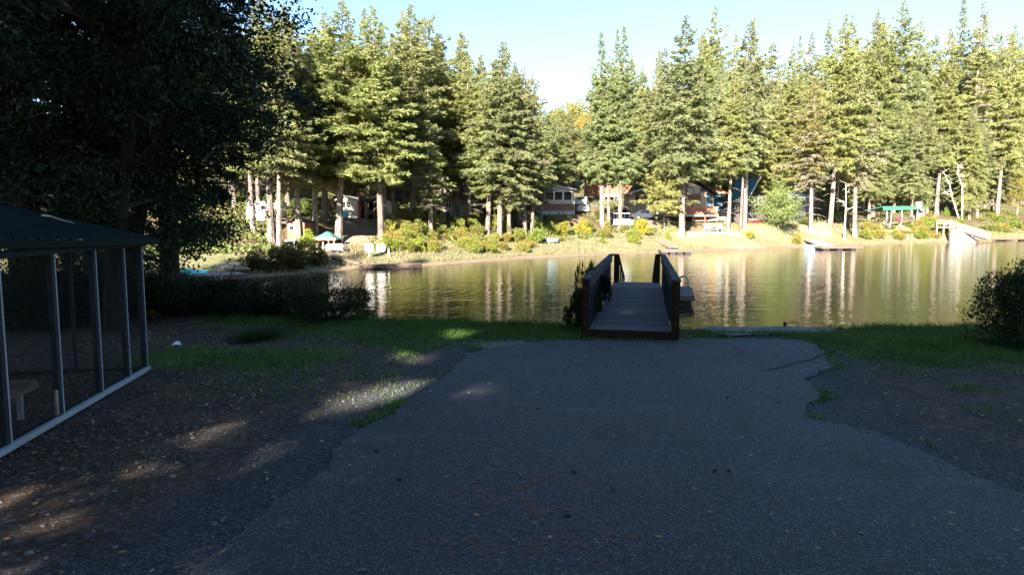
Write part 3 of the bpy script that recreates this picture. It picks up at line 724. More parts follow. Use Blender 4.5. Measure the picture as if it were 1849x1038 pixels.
# bare leaning snags by the gangway
def snag(name, pts, r0, twigs, seed, label):
    rs = np.random.RandomState(seed); b = MB(); P = [Vector(p) for p in pts]
    n = len(P); b.tube(P, [r0 * (1 - .85 * i / (n - 1)) for i in range(n)], 7)
    e = empty(name, tuple(P[0]), label, 'tree', 'bare pale snags near the gangway')
    tw = MB()
    for i in range(twigs):
        t = rs.uniform(.35, 1) * (n - 1); k = min(int(t), n - 2); q = P[k].lerp(P[k + 1], t - k)
        d = Vector((rs.uniform(-1, 1), rs.uniform(-.6, .6), rs.uniform(-.3, .55))); L = rs.uniform(.8, 3.4)
        m = q + d * L * .55; tw.tube([q, m, m + d * L * .45 + Vector((0, 0, rs.uniform(-.5, .1)))], [.06, .04, .012], 4, False)
        tw.tube([m, m + Vector((rs.uniform(-.7, .7), 0, rs.uniform(-.5, .6)))], [.025, .008], 3, False)
    b.part('trunk', M['bark_pale'], e); tw.part('branches', M['bark_pale'], e)
def bw(px, py, Y): return tuple(gd(px, py, Y))
p = T(1737, 398); Ys = p[1]
snag('bare_snag', [(p[0], Ys, p[2] - .2), bw(1738, 360, Ys), bw(1737, 335, Ys), bw(1730, 315, Ys), bw(1729, 295, Ys)], .17, 16, 3, 'forked white bare snag standing upright just above the white gangway')
p = T(1733, 399); Ys = p[1]
snag('bare_snag', [(p[0], Ys, p[2] - .2), bw(1719, 355, Ys), bw(1714, 330, Ys), bw(1703, 310, Ys)], .17, 14, 4, 'white bare snag leaning left over the shelter end of the gangway')
p = T(1524, 436); Ys = p[1]
snag('bare_snag', [(p[0], Ys, p[2] - .2), bw(1526, 400, Ys), bw(1528, 360, Ys), bw(1527, 330, Ys)], .16, 7, 5, 'slim branchless brown pole of a dead tree at the blue-ended dock')

# ---------------------------------------------------------------- the wood behind the viewer, whose shade lies over the whole near side
_d = Vector((-SUNV.x, -SUNV.y, 0)).normalized(); _p = Vector((_d.y, -_d.x, 0)); _o = Vector(gz(668, 780)); rb2 = random.Random(8); EXTRA = [(24.5, -3.4, 8, 31), (33, 1.2, 8, 31), (20.5, -2.6, 8, 30), (27, -4.2, 8, 31)]     # the sunlit streak left of the asphalt runs along _d
BEHIND = []
for v, us in ((19, (-29, -21, -13, -4.7, 0.2, 4.5, 9.5, 15, 21, 28, 36)), (23.5, (-25, -17, -9, 7, 12.3, 18, 24.5, 32)), (29, (-33, -25, -17, -9.5, -5.1, 4.8, 8.5, 13.5, 20, 27, 34, 41)), (37, (-29, -21, -13, -5.7, 5.4, 11.5, 17, 24, 31, 38))):
    for u in us:
        q = _o + _p * (u + rb2.uniform(-.3, .3)) - _d * (v + rb2.uniform(-1, 1)); BEHIND.append((q.x, q.y, 3 if abs(u) < 1 else (4 if -8 < u < -3 else rb2.choice([0, 1, 4, 0])), 34 if abs(u) < 1 else rb2.uniform(28, 32), u))
for v, u, k, H in EXTRA:  # unseen sparse firs added in the gap to dim and break up the sun streak
    q = _o + _p * u - _d * v; BEHIND.append((q.x, q.y, k, H, u))
for i, (x, y, k, H, u) in enumerate(BEHIND):
    w = H / 26 * (1.0 if abs(u) < 6 else 1.2)
    plant('fir_tree', FIR[k][1], (x, y, float(ground_z(x, y)) - .1), (w, w, H / 26), rb2.uniform(0, 6.28), (.55, .62, .6),
          'tall fir behind the viewer, shading the asphalt', 'tree', 'shade firs behind the viewer')

for u, v, H in ((-3.4, 17.6, 8.8), (-2.4, 18.5, 9.2), (-1.3, 19.5, 9.0), (-.4, 17.8, 8.2), (.4, 18.6, 8.8), (1.4, 19.4, 9.2)):  # low firs added out of view to keep sun off the nearest ground
    q = _o + _p * u - _d * v
    plant('fir_tree', FIR[7][1], (q.x, q.y, float(ground_z(q.x, q.y)) - .05), (.46, .46, H / 26), u * 2, (.6, .66, .62), 'unseen young fir added behind the viewer to block low sun', 'tree', 'young firs added out of view as sun blockers')

# ---------------------------------------------------------------- big dark trees on the left
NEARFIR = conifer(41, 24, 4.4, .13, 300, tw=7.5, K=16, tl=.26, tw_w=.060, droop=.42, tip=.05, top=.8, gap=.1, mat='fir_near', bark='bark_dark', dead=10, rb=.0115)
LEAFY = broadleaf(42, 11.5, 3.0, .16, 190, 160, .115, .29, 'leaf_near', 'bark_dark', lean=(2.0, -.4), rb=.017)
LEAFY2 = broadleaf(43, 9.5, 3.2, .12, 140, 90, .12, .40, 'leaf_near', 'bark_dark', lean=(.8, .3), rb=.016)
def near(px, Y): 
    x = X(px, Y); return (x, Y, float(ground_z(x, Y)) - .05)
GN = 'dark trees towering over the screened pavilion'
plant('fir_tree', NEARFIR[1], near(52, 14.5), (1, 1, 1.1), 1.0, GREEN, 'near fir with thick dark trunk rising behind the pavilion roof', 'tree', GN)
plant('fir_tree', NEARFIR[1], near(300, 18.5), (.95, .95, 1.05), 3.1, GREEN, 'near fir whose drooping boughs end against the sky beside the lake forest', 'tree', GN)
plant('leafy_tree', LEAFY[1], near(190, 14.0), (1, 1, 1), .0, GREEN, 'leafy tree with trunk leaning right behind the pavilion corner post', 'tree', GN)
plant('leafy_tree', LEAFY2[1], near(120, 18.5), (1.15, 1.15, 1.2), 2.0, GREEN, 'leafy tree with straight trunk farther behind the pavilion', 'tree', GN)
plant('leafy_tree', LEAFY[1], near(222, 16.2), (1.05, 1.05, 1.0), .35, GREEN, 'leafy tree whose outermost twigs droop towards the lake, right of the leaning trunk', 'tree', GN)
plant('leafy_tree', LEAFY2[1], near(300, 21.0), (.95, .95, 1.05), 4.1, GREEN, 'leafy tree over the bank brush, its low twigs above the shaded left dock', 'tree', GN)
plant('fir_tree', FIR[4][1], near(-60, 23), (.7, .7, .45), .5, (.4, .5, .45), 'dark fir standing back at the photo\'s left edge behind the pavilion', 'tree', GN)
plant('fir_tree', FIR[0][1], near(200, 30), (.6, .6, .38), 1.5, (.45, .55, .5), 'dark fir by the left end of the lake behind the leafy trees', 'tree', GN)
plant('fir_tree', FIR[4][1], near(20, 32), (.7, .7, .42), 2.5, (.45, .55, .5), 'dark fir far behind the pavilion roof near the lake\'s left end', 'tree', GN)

# ---------------------------------------------------------------- shrubs on the near side
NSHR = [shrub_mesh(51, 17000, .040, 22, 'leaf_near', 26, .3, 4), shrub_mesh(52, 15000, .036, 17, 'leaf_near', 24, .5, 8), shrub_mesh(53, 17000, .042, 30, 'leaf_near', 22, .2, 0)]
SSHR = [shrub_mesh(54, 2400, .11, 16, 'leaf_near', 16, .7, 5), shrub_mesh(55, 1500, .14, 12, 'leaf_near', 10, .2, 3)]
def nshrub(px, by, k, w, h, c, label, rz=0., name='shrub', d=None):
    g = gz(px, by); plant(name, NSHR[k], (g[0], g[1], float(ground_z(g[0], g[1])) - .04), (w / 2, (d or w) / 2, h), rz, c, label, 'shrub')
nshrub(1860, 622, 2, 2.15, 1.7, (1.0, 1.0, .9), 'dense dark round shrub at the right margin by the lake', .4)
def vshrub(px, Y, k, w, h, c, label, rz=0., z=None):
    x = X(px, Y); z = float(ground_z(x, Y)) - .1 if z is None else z
    plant('shrub', NSHR[k], (x, Y, z), (w / 2, w / 2, h), rz, c, label, 'shrub')
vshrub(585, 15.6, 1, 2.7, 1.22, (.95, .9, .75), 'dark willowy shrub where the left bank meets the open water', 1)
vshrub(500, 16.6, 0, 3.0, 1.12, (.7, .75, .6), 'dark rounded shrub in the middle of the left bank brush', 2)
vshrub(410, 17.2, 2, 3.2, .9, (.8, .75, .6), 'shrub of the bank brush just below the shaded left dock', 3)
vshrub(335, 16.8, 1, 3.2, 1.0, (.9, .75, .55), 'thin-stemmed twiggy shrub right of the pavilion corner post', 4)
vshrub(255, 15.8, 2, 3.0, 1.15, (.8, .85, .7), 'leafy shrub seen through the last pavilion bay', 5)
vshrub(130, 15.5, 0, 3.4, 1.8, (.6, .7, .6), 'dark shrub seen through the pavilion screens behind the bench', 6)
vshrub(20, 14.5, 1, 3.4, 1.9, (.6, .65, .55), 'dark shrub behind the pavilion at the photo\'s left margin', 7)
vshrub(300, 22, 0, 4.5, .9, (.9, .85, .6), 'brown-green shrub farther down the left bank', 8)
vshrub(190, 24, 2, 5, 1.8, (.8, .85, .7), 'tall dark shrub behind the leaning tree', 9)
nshrub(480, 612, 2, 1.5, .30, (1.2, 1.5, 1.2), 'low ivy-like mound at the foot of the left bank brush', .2)
nshrub(272, 580, 2, .55, .30, (4.5, 1.2, .8), 'small rust-red dying fern clump beside the pavilion corner', .2, 'fern_clump')

# ---------------------------------------------------------------- turf, gravel, needles
rs = np.random.RandomState(77)
def scatter(n, x0, x1, y0, y1):
    return rs.uniform(x0, x1, n), rs.uniform(y0, y1, n)
x, y = scatter(420000, -9, 13, 6.5, 16.5)
w = turf_w(x, y) * ~in_poly(x, y)
k = rs.rand(len(x)) < w ** 1.15 * np.clip(1.15 - .03 * (16 - y), .3, 1) * .8
x, y, w = x[k], y[k], w[k]
z = ground_z(x, y); e = y - bank_y(x)
hgt = (.035 + .05 * w + .07 * sstep(-.9, .1, e)) * rs.uniform(.5, 1.5, len(x)) * (.6 + .9 * fbm(x * 1.7, y * 1.7))
a = rs.uniform(0, 6.28, len(x)); ln = rs.uniform(.1, .8, len(x)) * hgt; wd = rs.uniform(.005, .011, len(x))
P0 = np.stack([x - np.cos(a) * wd, y - np.sin(a) * wd, z], 1); P1 = np.stack([x + np.cos(a) * wd, y + np.sin(a) * wd, z], 1)
b2 = rs.uniform(0, 6.28, len(x)); P2 = np.stack([x + np.cos(b2) * ln, y + np.sin(b2) * ln, z + hgt], 1)
V = np.stack([P0, P1, P2], 1).reshape(-1, 3)
tag(link('grass', tri_mesh('grass', V, np.arange(len(V)).reshape(-1, 3), M['grass'])), 'short green turf along the near bank', 'grass', kind='stuff')
# clover and fallen leaves lying in the turf
M['litter'] = foliage('leaf_litter', (.10, .055, .025), (.30, .21, .12), .1, 2.0)
def leaves(n, x0, x1, y0, y1, sz, dens):
    x, y = scatter(n, x0, x1, y0, y1); k = rs.rand(n) < dens(x, y); x, y = x[k], y[k]; m = len(x)
    z = np.where(in_poly(x, y), .006, ground_z(x, y) + .012)
    D = unit(np.stack([rs.normal(size=m), rs.normal(size=m), rs.uniform(-.1, .35, m)], 1)); C = np.stack([x, y, z], 1)
    L = sz * rs.uniform(.5, 1.4, m)
    R = np.stack([rs.normal(size=m) * .25, rs.normal(size=m) * .25, np.ones(m)], 1); Q = unit(np.cross(D, R)) * (L * .3)[:, None]
    mid = C + D * (L * .5)[:, None]
    return np.stack([C, mid + Q, C + D * L[:, None], mid - Q], 1).reshape(-1, 3)
q = leaves(24000, -9, 13, 3.5, 15, .05, lambda x, y: (.10 + .9 * (x < -3.2)) * (.25 + fbm(x * .7, y * .7)) * .8)
tag(link('leaf_litter', tri_mesh('leaf_litter', q, np.arange(len(q)).reshape(-1, 4), M['litter'])), 'scattered dry brown leaves on the gravel', 'leaves', kind='stuff')
M['clover'] = foliage('clover', (.05, .10, .04), (.16, .24, .14), .2, 2)
q = leaves(60000, -6.5, 12, 7, 14.5, .045, lambda x, y: turf_w(x, y) * sstep(.52, .62, fbm(x * 1.3 + 5, y * 1.3)) * ~in_poly(x, y))
tag(link('clover', tri_mesh('clover', q, np.arange(len(q)).reshape(-1, 4), M['clover'])), 'small pale clover leaves in the turf', 'clover', kind='stuff')
# loose stones
ico = []; bmx = bmesh.new(); bmesh.ops.create_icosphere(bmx, subdivisions=1, radius=1); IV = np.array([v.co[:] for v in bmx.verts]); IF = np.array([[v.index for v in f.verts] for f in bmx.faces]); bmx.free()
M['stone'] = pm('gravel_stone', (.15, .145, .14), (.06, .058, .056), 9, .85, bmp=.3, coord='pos')
x, y = scatter(46000, -8, 12, 3.2, 13.5)
dn = (.25 + .75 * sstep(.42, .6, fbm(x * .6 + 3, y * .6))) * np.where(x < 3, 1., .6) * (1 - .8 * turf_w(x, y)) * np.where(in_poly(x, y), .55 * (1 - sstep(.0, .45, poly_dist(x, y) + .25 * (fbm(x * 2, y * 2) - .5))), 1.)
k = rs.rand(len(x)) < dn * .5; x, y = x[k], y[k]; n = len(x)
r = .004 + .013 * rs.rand(n) ** 4 + .003 * rs.rand(n)
S = np.stack([r * rs.uniform(.8, 1.5, n), r * rs.uniform(.8, 1.3, n), r * rs.uniform(.45, .85, n)], 1)
ang = rs.uniform(0, 6.28, n); ca, sa = np.cos(ang), np.sin(ang)
W = IV[None] * S[:, None] * (1 + .18 * rs.normal(size=(n, len(IV), 1)))
WX = W[..., 0] * ca[:, None] - W[..., 1] * sa[:, None] + x[:, None]; WY = W[..., 0] * sa[:, None] + W[..., 1] * ca[:, None] + y[:, None]
WZ = W[..., 2] + (np.where(in_poly(x, y), 0., ground_z(x, y)) + r * .3)[:, None]
V = np.stack([WX, WY, WZ], -1).reshape(-1, 3); F = (IF[None] + (np.arange(n) * len(IV))[:, None, None]).reshape(-1, 3)
tag(link('gravel', tri_mesh('gravel', V, F, M['stone'])), 'loose grey gravel along the asphalt edges', 'gravel', kind='stuff')
# red-brown fir needles swept into drifts on the asphalt
M['needle'] = foliage('fallen_needles', (.080, .028, .016), (.185, .068, .034), .0, 3)
segs = []
def drift(px, py, n, lx, ly, rot):
    g = gz(px, py); c, s_ = math.cos(rot), math.sin(rot)
    u = rs.normal(size=n) * lx; v = rs.normal(size=n) * ly + .10 * np.sin(u * 6 / max(lx, .1))
    a = np.where(rs.rand(n) < .5, rot + rs.normal(size=n) * .5, rs.uniform(0, 6.28, n)); L = rs.uniform(.02, .055, n)
    cx = g[0] + u * c - v * s_; cy = g[1] + u * s_ + v * c
    d = np.stack([np.cos(a), np.sin(a), np.zeros(n)], 1); p = np.stack([-d[:, 1], d[:, 0], np.zeros(n)], 1) * .0022
    C = np.stack([cx, cy, np.full(n, .005) + rs.rand(n) * .006], 1)
    segs.append(np.stack([C - p, C + p, C + d * L[:, None] + p, C + d * L[:, None] - p], 1).reshape(-1, 3))
rdr = random.Random(8)
for (px, py, n, lx, ly) in [(985, 760, 500, .35, .12), (1020, 725, 350, .5, .1), (900, 805, 400, .5, .14), (960, 868, 420, .3, .05), (915, 905, 500, .22, .04), (930, 940, 300, .3, .08), (1040, 690, 200, .5, .07),
                            (880, 730, 200, .5, .1), (985, 655, 160, .7, .1), (1380, 700, 160, .3, .07), (870, 850, 260, .35, .1), (905, 985, 240, .2, .05), (1480, 660, 120, .35, .05), (1030, 815, 200, .4, .08)]:
    drift(px, py, int(n * .8), lx * 1.7, ly * 1.2, rdr.uniform(-.5, .5))
for i in range(90): drift(rdr.uniform(560, 1250), rdr.uniform(650, 1030), rdr.randint(10, 50), rdr.uniform(.1, .5), rdr.uniform(.02, .09), rdr.uniform(-.6, .6))
q = np.concatenate(segs)
kk = in_poly(q[::4, 0], q[::4, 1]); q = q.reshape(-1, 4, 3)[kk].reshape(-1, 3)
tag(link('fallen_needles', tri_mesh('fallen_needles', q, np.arange(len(q)).reshape(-1, 4), M['needle'])), 'rust-red fir needles in drifts on the asphalt', 'needles', kind='stuff')

# ---------------------------------------------------------------- footbridge
def plank_mat(name, c1, c2, sx=(1.2, 22, 22), rough=.85, rand=.32, bmp=.5):
    return pm(name, c1, c2, 1.6, rough, stretch=sx, bmp=bmp, coord='Object', lo=.35, hi=.7, rand=rand)
M['deck'] = plank_mat('weathered_deck', (.088, .088, .096), (.038, .038, .042))
M['beam'] = pm('dark_timber', (.036, .021, .014), (.014, .009, .006), 3, .9, spec=.06, stretch=(6, 6, 1), bmp=.4)
M['rail'] = pm('weathered_rail', (.085, .088, .092), (.015, .015, .016), 3.5, .9, spec=.08, stretch=(3, 1, 3), bmp=.5, lo=.35, hi=.62)
M['panel'] = pm('screen_panel', (.022, .026, .034), (.012, .015, .020), 30, .9, spec=.05, bmp=.5, coord='Object')
M['alu'] = pm('dull_aluminium', (.27, .30, .33), (.20, .22, .24), 2, .55, spec=.2, bmp=.05)
M['bolt'] = pm('dull_bolt', (.06, .055, .05), (.03, .028, .026), 20, .7)
BR = empty('footbridge', tuple(gz(1137, 610.5)), 'weathered grey plank footbridge with dark solid railings out over the lake', 'bridge', rz=-math.radians(11))
BLEN = 10.4
pl = MB().box(-.77, .77, -.066, .066, -.035, 0).mesh('plank', M['deck'], bevel=.004)
rp = random.Random(3)
for i in range(72):
    o = link('plank', pl, BR, (rp.uniform(-.008, .008), .06 + .1445 * i, .165 + rp.uniform(-.002, .002))); o.rotation_euler = (0, 0, rp.uniform(-.004, .004))
for sx in (-1, 1):
    MB().box(sx * .70 - .05, sx * .70 + .05, .02, BLEN, -.08, .125).lpart('stringer', M['beam'], BR, .006)
MB().box(-.80, .80, -.07, -.022, -.06, .150).lpart('fascia_board', M['beam'], BR, .006)
for sx in (-1, 1):
    MB().box(sx * .845 - .065, sx * .845 + .065, -.075, .06, -.10, 1.085).lpart('post', M['beam'], BR, .007)
    for yy in (3.5, 6.9): MB().box(sx * .875 - .05, sx * .875 + .05, yy - .05, yy + .05, -.10, 1.075).lpart('post', M['beam'], BR, .006)
    MB().box(sx * .68 - .085, sx * .68 + .085, BLEN - .15, BLEN, -.10, 1.07).lpart('post', M['beam'], BR, .006)
    MB().box(min(sx * .60, sx * .92), max(sx * .60, sx * .92), BLEN - .16, BLEN + .01, 1.072, 1.118).lpart('cross_piece', M['rail'], BR, .005)
    # hand rail in two lengths with a slight sag at the joint, and its inner board
    for j, (a, b_) in enumerate(((-.09, 5.15), (5.16, BLEN - .17))):
        za, zb = (1.108, 1.098) if j == 0 else (1.100, 1.098)
        MB().hexa([(sx * .84 - .085, a, za - .02), (sx * .84 + .085, a, za - .02), (sx * .84 + .085, b_, zb - .02), (sx * .84 - .085, b_, zb - .02),
                   (sx * .84 - .085, a, za + .022), (sx * .84 + .085, a, za + .022), (sx * .84 + .085, b_, zb + .022), (sx * .84 - .085, b_, zb + .022)]).lpart('handrail', M['rail'], BR, .006)
    for (a, b_) in ((.07, 3.9), (3.92, 8.7)):
        MB().box(sx * .765 - .018, sx * .765 + .018, a, b_, .945, 1.082).lpart('rail_board', M['rail'], BR, .005)
        MB().box(sx * .800 - .012, sx * .800 + .012, a, b_, .14, .945).lpart('screen_panel', M['panel'], BR)
for sx in (-1, 1):
    for zz in (.30, .62, .93):      # carriage bolts through the end posts
        MB().lathe((sx * .845, -.075, zz), [(.016, -.012), (.018, -.004), (.018, .002)], 8, 1).lpart('bolt', M['bolt'], BR)
# ramp that drops from the bridge head to the floating platform
RA = 'ramp'
rb_ = MB().hexa([(-.55, BLEN + .05, .02), (.55, BLEN + .05, .02), (.55, BLEN + 7.2, -1.27), (-.55, BLEN + 7.2, -1.27), (-.55, BLEN + .05, .12), (.55, BLEN + .05, .12), (.55, BLEN + 7.2, -1.17), (-.55, BLEN + 7.2, -1.17)])
ro = rb_.lpart('ramp', M['deck'], BR)
for sx in (-1, 1):
    MB().hexa([(sx * .62 - .035, BLEN + .35, -.1), (sx * .62 + .035, BLEN + .35, -.1), (sx * .62 + .035, BLEN + .45, -.1), (sx * .62 - .035, BLEN + .45, -.1),
               (sx * .62 - .03, BLEN + .32, 1.05), (sx * .62 + .03, BLEN + .32, 1.05), (sx * .62 + .03, BLEN + .40, 1.0), (sx * .62 - .03, BLEN + .40, 1.0)]).lpart('ramp_post', M['beam'], ro)
    MB().bar((sx * .62, BLEN + .36, .98), (sx * .62, BLEN + 7.0, -.25), .05, .10).lpart('ramp_rail', M['beam'], ro)
    for t in (.33, .66, 1.):
        yy = BLEN + .36 + 6.6 * t; zz = .98 - 1.23 * t; MB().bar((sx * .62, yy, zz - 1.02), (sx * .62, yy, zz), .06).lpart('ramp_post', M['beam'], ro)
# evergreen shrub pushing up beside and through the left railing
plant('shrub', SSHR[0], (X(1048, 14.6), 14.6, -.25), (.42, .42, 1.15), .3, (1.3, 1.3, 1.0), 'dark upright shrub growing against the left railing of the footbridge', 'shrub')
plant('shrub', SSHR[0], (X(1066, 15.6), 15.6, -.3), (.36, .42, 1.75), 2.2, (1.2, 1.2, .9), 'tall pointed shrub standing outside the left railing of the footbridge', 'shrub')
plant('vine', SSHR[1], (X(1094, 16.4), 16.4, .35), (.13, .5, .68), .2, (1.2, 1.1, .8), 'leafy vine spilling over the inner side of the left bridge railing', 'vine')

# ---------------------------------------------------------------- floating platform
pz = WATER + .50
c1 = gz(1253, 534, pz); c2 = gz(1247, 517.5, pz); dirv = Vector((c2 - c1)[:2]).normalized(); rzp = math.atan2(dirv.y, dirv.x) - math.pi / 2
PW, PL = 3.4, float(np.hypot(*(c2 - c1)[:2]))
PF = empty('floating_platform', (c1[0], c1[1], WATER), 'floating swim platform of grey boards beside the footbridge, with metal ladder handles', 'platform', rz=rzp)
M['float_skirt'] = pm('skirt_board', (.17, .105, .065), (.09, .06, .04), 3, .8, stretch=(1, 6, 6))
M['float_black'] = pm('black_float', (.012, .012, .013), (.02, .02, .02), 4, .6)
npl = 22; wpl = PL / npl
pm_ = MB().box(-PW, 0, 0, wpl - .02, 0, .035).mesh('plank', M['deck'], bevel=.004)
for i in range(npl): link('plank', pm_, PF, (0, i * wpl, .465))
MB().box(-PW, .0, -.045, -.005, .27, .498).lpart('skirt_board', M['float_skirt'], PF, .005); MB().box(.002, .042, -.045, PL, .27, .462).lpart('skirt_board', M['float_skirt'], PF, .005)
MB().box(-PW + .1, -.12, .02, PL - .1, -.30, .27).lpart('float', M['float_black'], PF); MB().box(-PW + .02, -.02, 0, PL - .03, .27, .46).lpart('frame', M['beam'], PF)
for yy in (PL - .35, PL - .9):
    MB().tube([(-.62, yy, .46), (-.62, yy, .80), (-.58, yy, .96), (-.46, yy, 1.06), (-.30, yy, 1.06), (-.18, yy, .96), (-.14, yy, .80), (-.14, yy, .46)], .032, 8).lpart('ladder_handle', M['alu'], PF, smooth=True)

# ---------------------------------------------------------------- mooring ring on the launch
M['rust'] = pm('rusty_iron', (.045, .03, .022), (.02, .016, .014), 20, .8, metal=.3)
g = gz(1417, 585.5); g[2] = float(ground_z(g[0], g[1]))
MO = empty('mooring_post', tuple(g), 'small rusty post with a bent iron loop at the gravel launch', 'mooring post')
MB().tube([(0, 0, -.1), (0, 0, .10)], .03, 8).lpart('post', M['rust'], MO); MB().lathe((0, 0, .10), [(.03, 0), (.042, .012), (.042, .03), (.02, .04)], 10).lpart('cap', M['rust'], MO)
MB().tube([(.0, 0, .07), (.08, 0, .115), (.17, 0, .135), (.25, 0, .125), (.295, 0, .08), (.30, 0, -.06)], .009, 6).lpart('iron_loop', M['rust'], MO, smooth=True)

# ---------------------------------------------------------------- screened pavilion
M['roof_green'] = pm('green_steel_roof', (.009, .019, .018), (.006, .012, .012), 2.5, .75, spec=.10, bmp=.1)
M['fascia_green'] = pm('green_fascia', (.008, .018, .014), (.006, .013, .010), 3, .85, spec=.04)
M['post_dark'] = pm('post_channel', (.030, .036, .042), (.020, .024, .028), 6, .8, spec=.05)
M['tan_board'] = pm('unpainted_board', (.30, .22, .15), (.2, .14, .1), 5, .8)
def screen_material():
    m, nt, p = new_mat('insect_screen')
    p.inputs['Base Color'].default_value = rgba((.008, .009, .010)); p.inputs['Roughness'].default_value = .7; p.inputs['Specular IOR Level'].default_value = .2
    t = N(nt, 'ShaderNodeBsdfTransparent'); mx = N(nt, 'ShaderNodeMixShader'); mx.inputs[0].default_value = .10
    nt.links.new(t.outputs[0], mx.inputs[1]); nt.links.new(p.outputs[0], mx.inputs[2]); nt.links.new(mx.outputs[0], nt.nodes['Material Output'].inputs['Surface'])
    return m
M['screen'] = screen_material()
A = gz(268, 668); B = gz(-4, 826)          # far and near foot of the visible side
ax = Vector((B - A)[:2]).normalized(); rot = math.atan2(ax.y, ax.x)   # local x runs from the far corner towards the viewer
PV = empty('screened_pavilion', (A[0], A[1], 0), 'screened picnic pavilion with dark green metal roof and aluminium posts', 'pavilion', rz=rot)
def pl_t(px, py):
    g = gz(px, py) - A; return float(g[0] * ax.x + g[1] * ax.y)
LEN = 6.0; WID = 3.9                        # local y negative = into the pavilion (towards image left)
sgn = -1 if Vector((-ax.y, ax.x)).x > 0 else 1
posts = [0.03, pl_t(227, 687), pl_t(172, 716), pl_t(103, 757), pl_t(10, 812)]
posts.append(posts[-1] + 1.05)
HE = 1.86
def eave(t): return HE + .022 * t
MB().box(-.02, LEN, -.03, .03, .0, .06).lpart('sill_rail', M['alu'], PV, .006)
MB().box(-.02, LEN, sgn * .04, sgn * .10, -.03, .045).lpart('sill_beam', M['post_dark'], PV)
MB().box(-.10, .10, -.07, .07, -.10, -.005).lpart('footing_block', pm('footing', (.3, .3, .29), (.2, .2, .19), 5, .9), PV)
for t in posts:
    MB().box(t - .012, t + .014, -.03, .012, .06, eave(t)).lpart('post', M['alu'], PV, .003)
    MB().box(t + .016, t + .085, -.05 , .010, .076, eave(t)).lpart('post_channel', M['post_dark'], PV)
for i in range(len(posts) - 1):
    a, b_ = posts[i] + .087, posts[i + 1] - .024
    MB().box(a, b_, -.004, .0, .075, eave(a) - .01).lpart('screen', M['screen'], PV)
t = posts[3]; MB().box(t + .088, t + .14, -.02, .0, .08, .36).lpart('patch_board', M['tan_board'], PV)
# back and end posts
for t in (0.03, 1.9, 3.8, 5.7): MB().box(t - .03, t + .03, sgn * WID - .03, sgn * WID + .03, 0, eave(t)).lpart('post', M['post_dark'], PV)
for k_ in (.25, .5, .75): MB().box(.0, .05, sgn * WID * k_ - .02, sgn * WID * k_ + .02, 0, HE + .4 * (1 - abs(k_ - .5) * 2)).lpart('post', M['post_dark'], PV, .003)
for (a, b_) in ((.0, .5), (.5, 1.)):
    y0, y1 = sgn * WID * a, sgn * WID * b_
    MB().box(.02, .026, min(y0, y1), max(y0, y1), .05, HE).lpart('screen', M['screen'], PV)
MB().box(-.02, .06, min(0, sgn * WID), max(0, sgn * WID), .0, .05).lpart('sill_rail', M['post_dark'], PV)
# roof: low gable, ridge parallel to the visible side; each steel sheet its own piece with its ribs
OV = .16; RISE = .50; RIDGE = sgn * WID / 2
def roof_z(t, y):
    f = 1 - abs(y - RIDGE) / (WID / 2 + OV); return eave(t) + .09 + RISE * max(0, f)
ns = 7; xs_ = np.linspace(-.22, LEN + .2, ns + 1)
for side in (-1, 1):
    ye = RIDGE + side * (WID / 2 + OV)
    for i in range(ns):
        b = MB(); x0, x1 = xs_[i], xs_[i + 1]; prof = []
        nrib = 4; st = (x1 - x0) / nrib
        for j in range(nrib):
            u = x0 + j * st; prof += [(u, 0), (u + st * .72, 0), (u + st * .80, .022), (u + st * .92, .022)]
        prof.append((x1, 0))
        vs_ = []
        for (u, dz) in prof:
            vs_ += [(u, ye, roof_z(u, ye) + dz + .002 * i), (u, RIDGE, roof_z(u, RIDGE) + dz + .002 * i)]
        m_ = len(prof); b.add(vs_, [(2 * j, 2 * j + 1, 2 * j + 3, 2 * j + 2) for j in range(m_ - 1)])
        o = b.lpart('roof_sheet', M['roof_green'], PV); so = o.modifiers.new('thickness', 'SOLIDIFY'); so.thickness = .008
    MB().hexa([(-.24, ye - .012, eave(-.24) + .005), (LEN, ye - .012, eave(LEN) + .005), (LEN, ye + .012, eave(LEN) + .005), (-.24, ye + .012, eave(-.24) + .005),
               (-.24, ye - .012, eave(-.24) + .085), (LEN, ye - .012, eave(LEN) + .085), (LEN, ye + .012, eave(LEN) + .085), (-.24, ye + .012, eave(-.24) + .085)]).lpart('fascia', M['fascia_green'], PV, .003)
MB().bar((-.26, RIDGE, eave(-.26) + .09 + RISE + .02), (LEN + .2, RIDGE, eave(LEN + .2) + .09 + RISE + .02), .22, .03).lpart('ridge_cap', M['roof_green'], PV, .005)
for side in (-1, 1):
    ye = RIDGE + side * (WID / 2 + OV); MB().bar((-.20, ye, eave(0) + .045), (-.20, RIDGE, eave(0) + .05 + RISE), .03, .10).lpart('barge_board', M['fascia_green'], PV)
MB().box(-.02, LEN, -.03, .02, HE - .01, HE + .06).lpart('top_plate', M['post_dark'], PV)
# dead twig lying on the roof
tw = MB(); w0 = [gd(a, b_, 9.4) for a, b_ in ((78, 392), (98, 392), (118, 399), (134, 404))]
def on_roof(px, py):
    d = ray(px, py)
    for yv in np.arange(6.5, 11, .02):
        p = d * (yv / d[1]); l = np.array([p[0] - A[0], p[1] - A[1]]); u = l @ np.array(ax); v = l @ np.array([-ax.y, ax.x])
        if -.2 < u < LEN and abs(v - RIDGE) < WID / 2 and EYE + p[2] <= roof_z(u, v) + .03: return (p[0], p[1], roof_z(u, v) + .045)
    return None
pts = [on_roof(*q) for q in ((75, 391), (92, 393), (112, 400), (134, 405))]
if all(pts):
    TW = empty('fallen_twig', pts[0], 'pale dead twig lying on the pavilion roof', 'twig')
    tw.tube(pts, [.014, .012, .010, .005], 5); tw.part('stick', M['bark_pale'], TW)
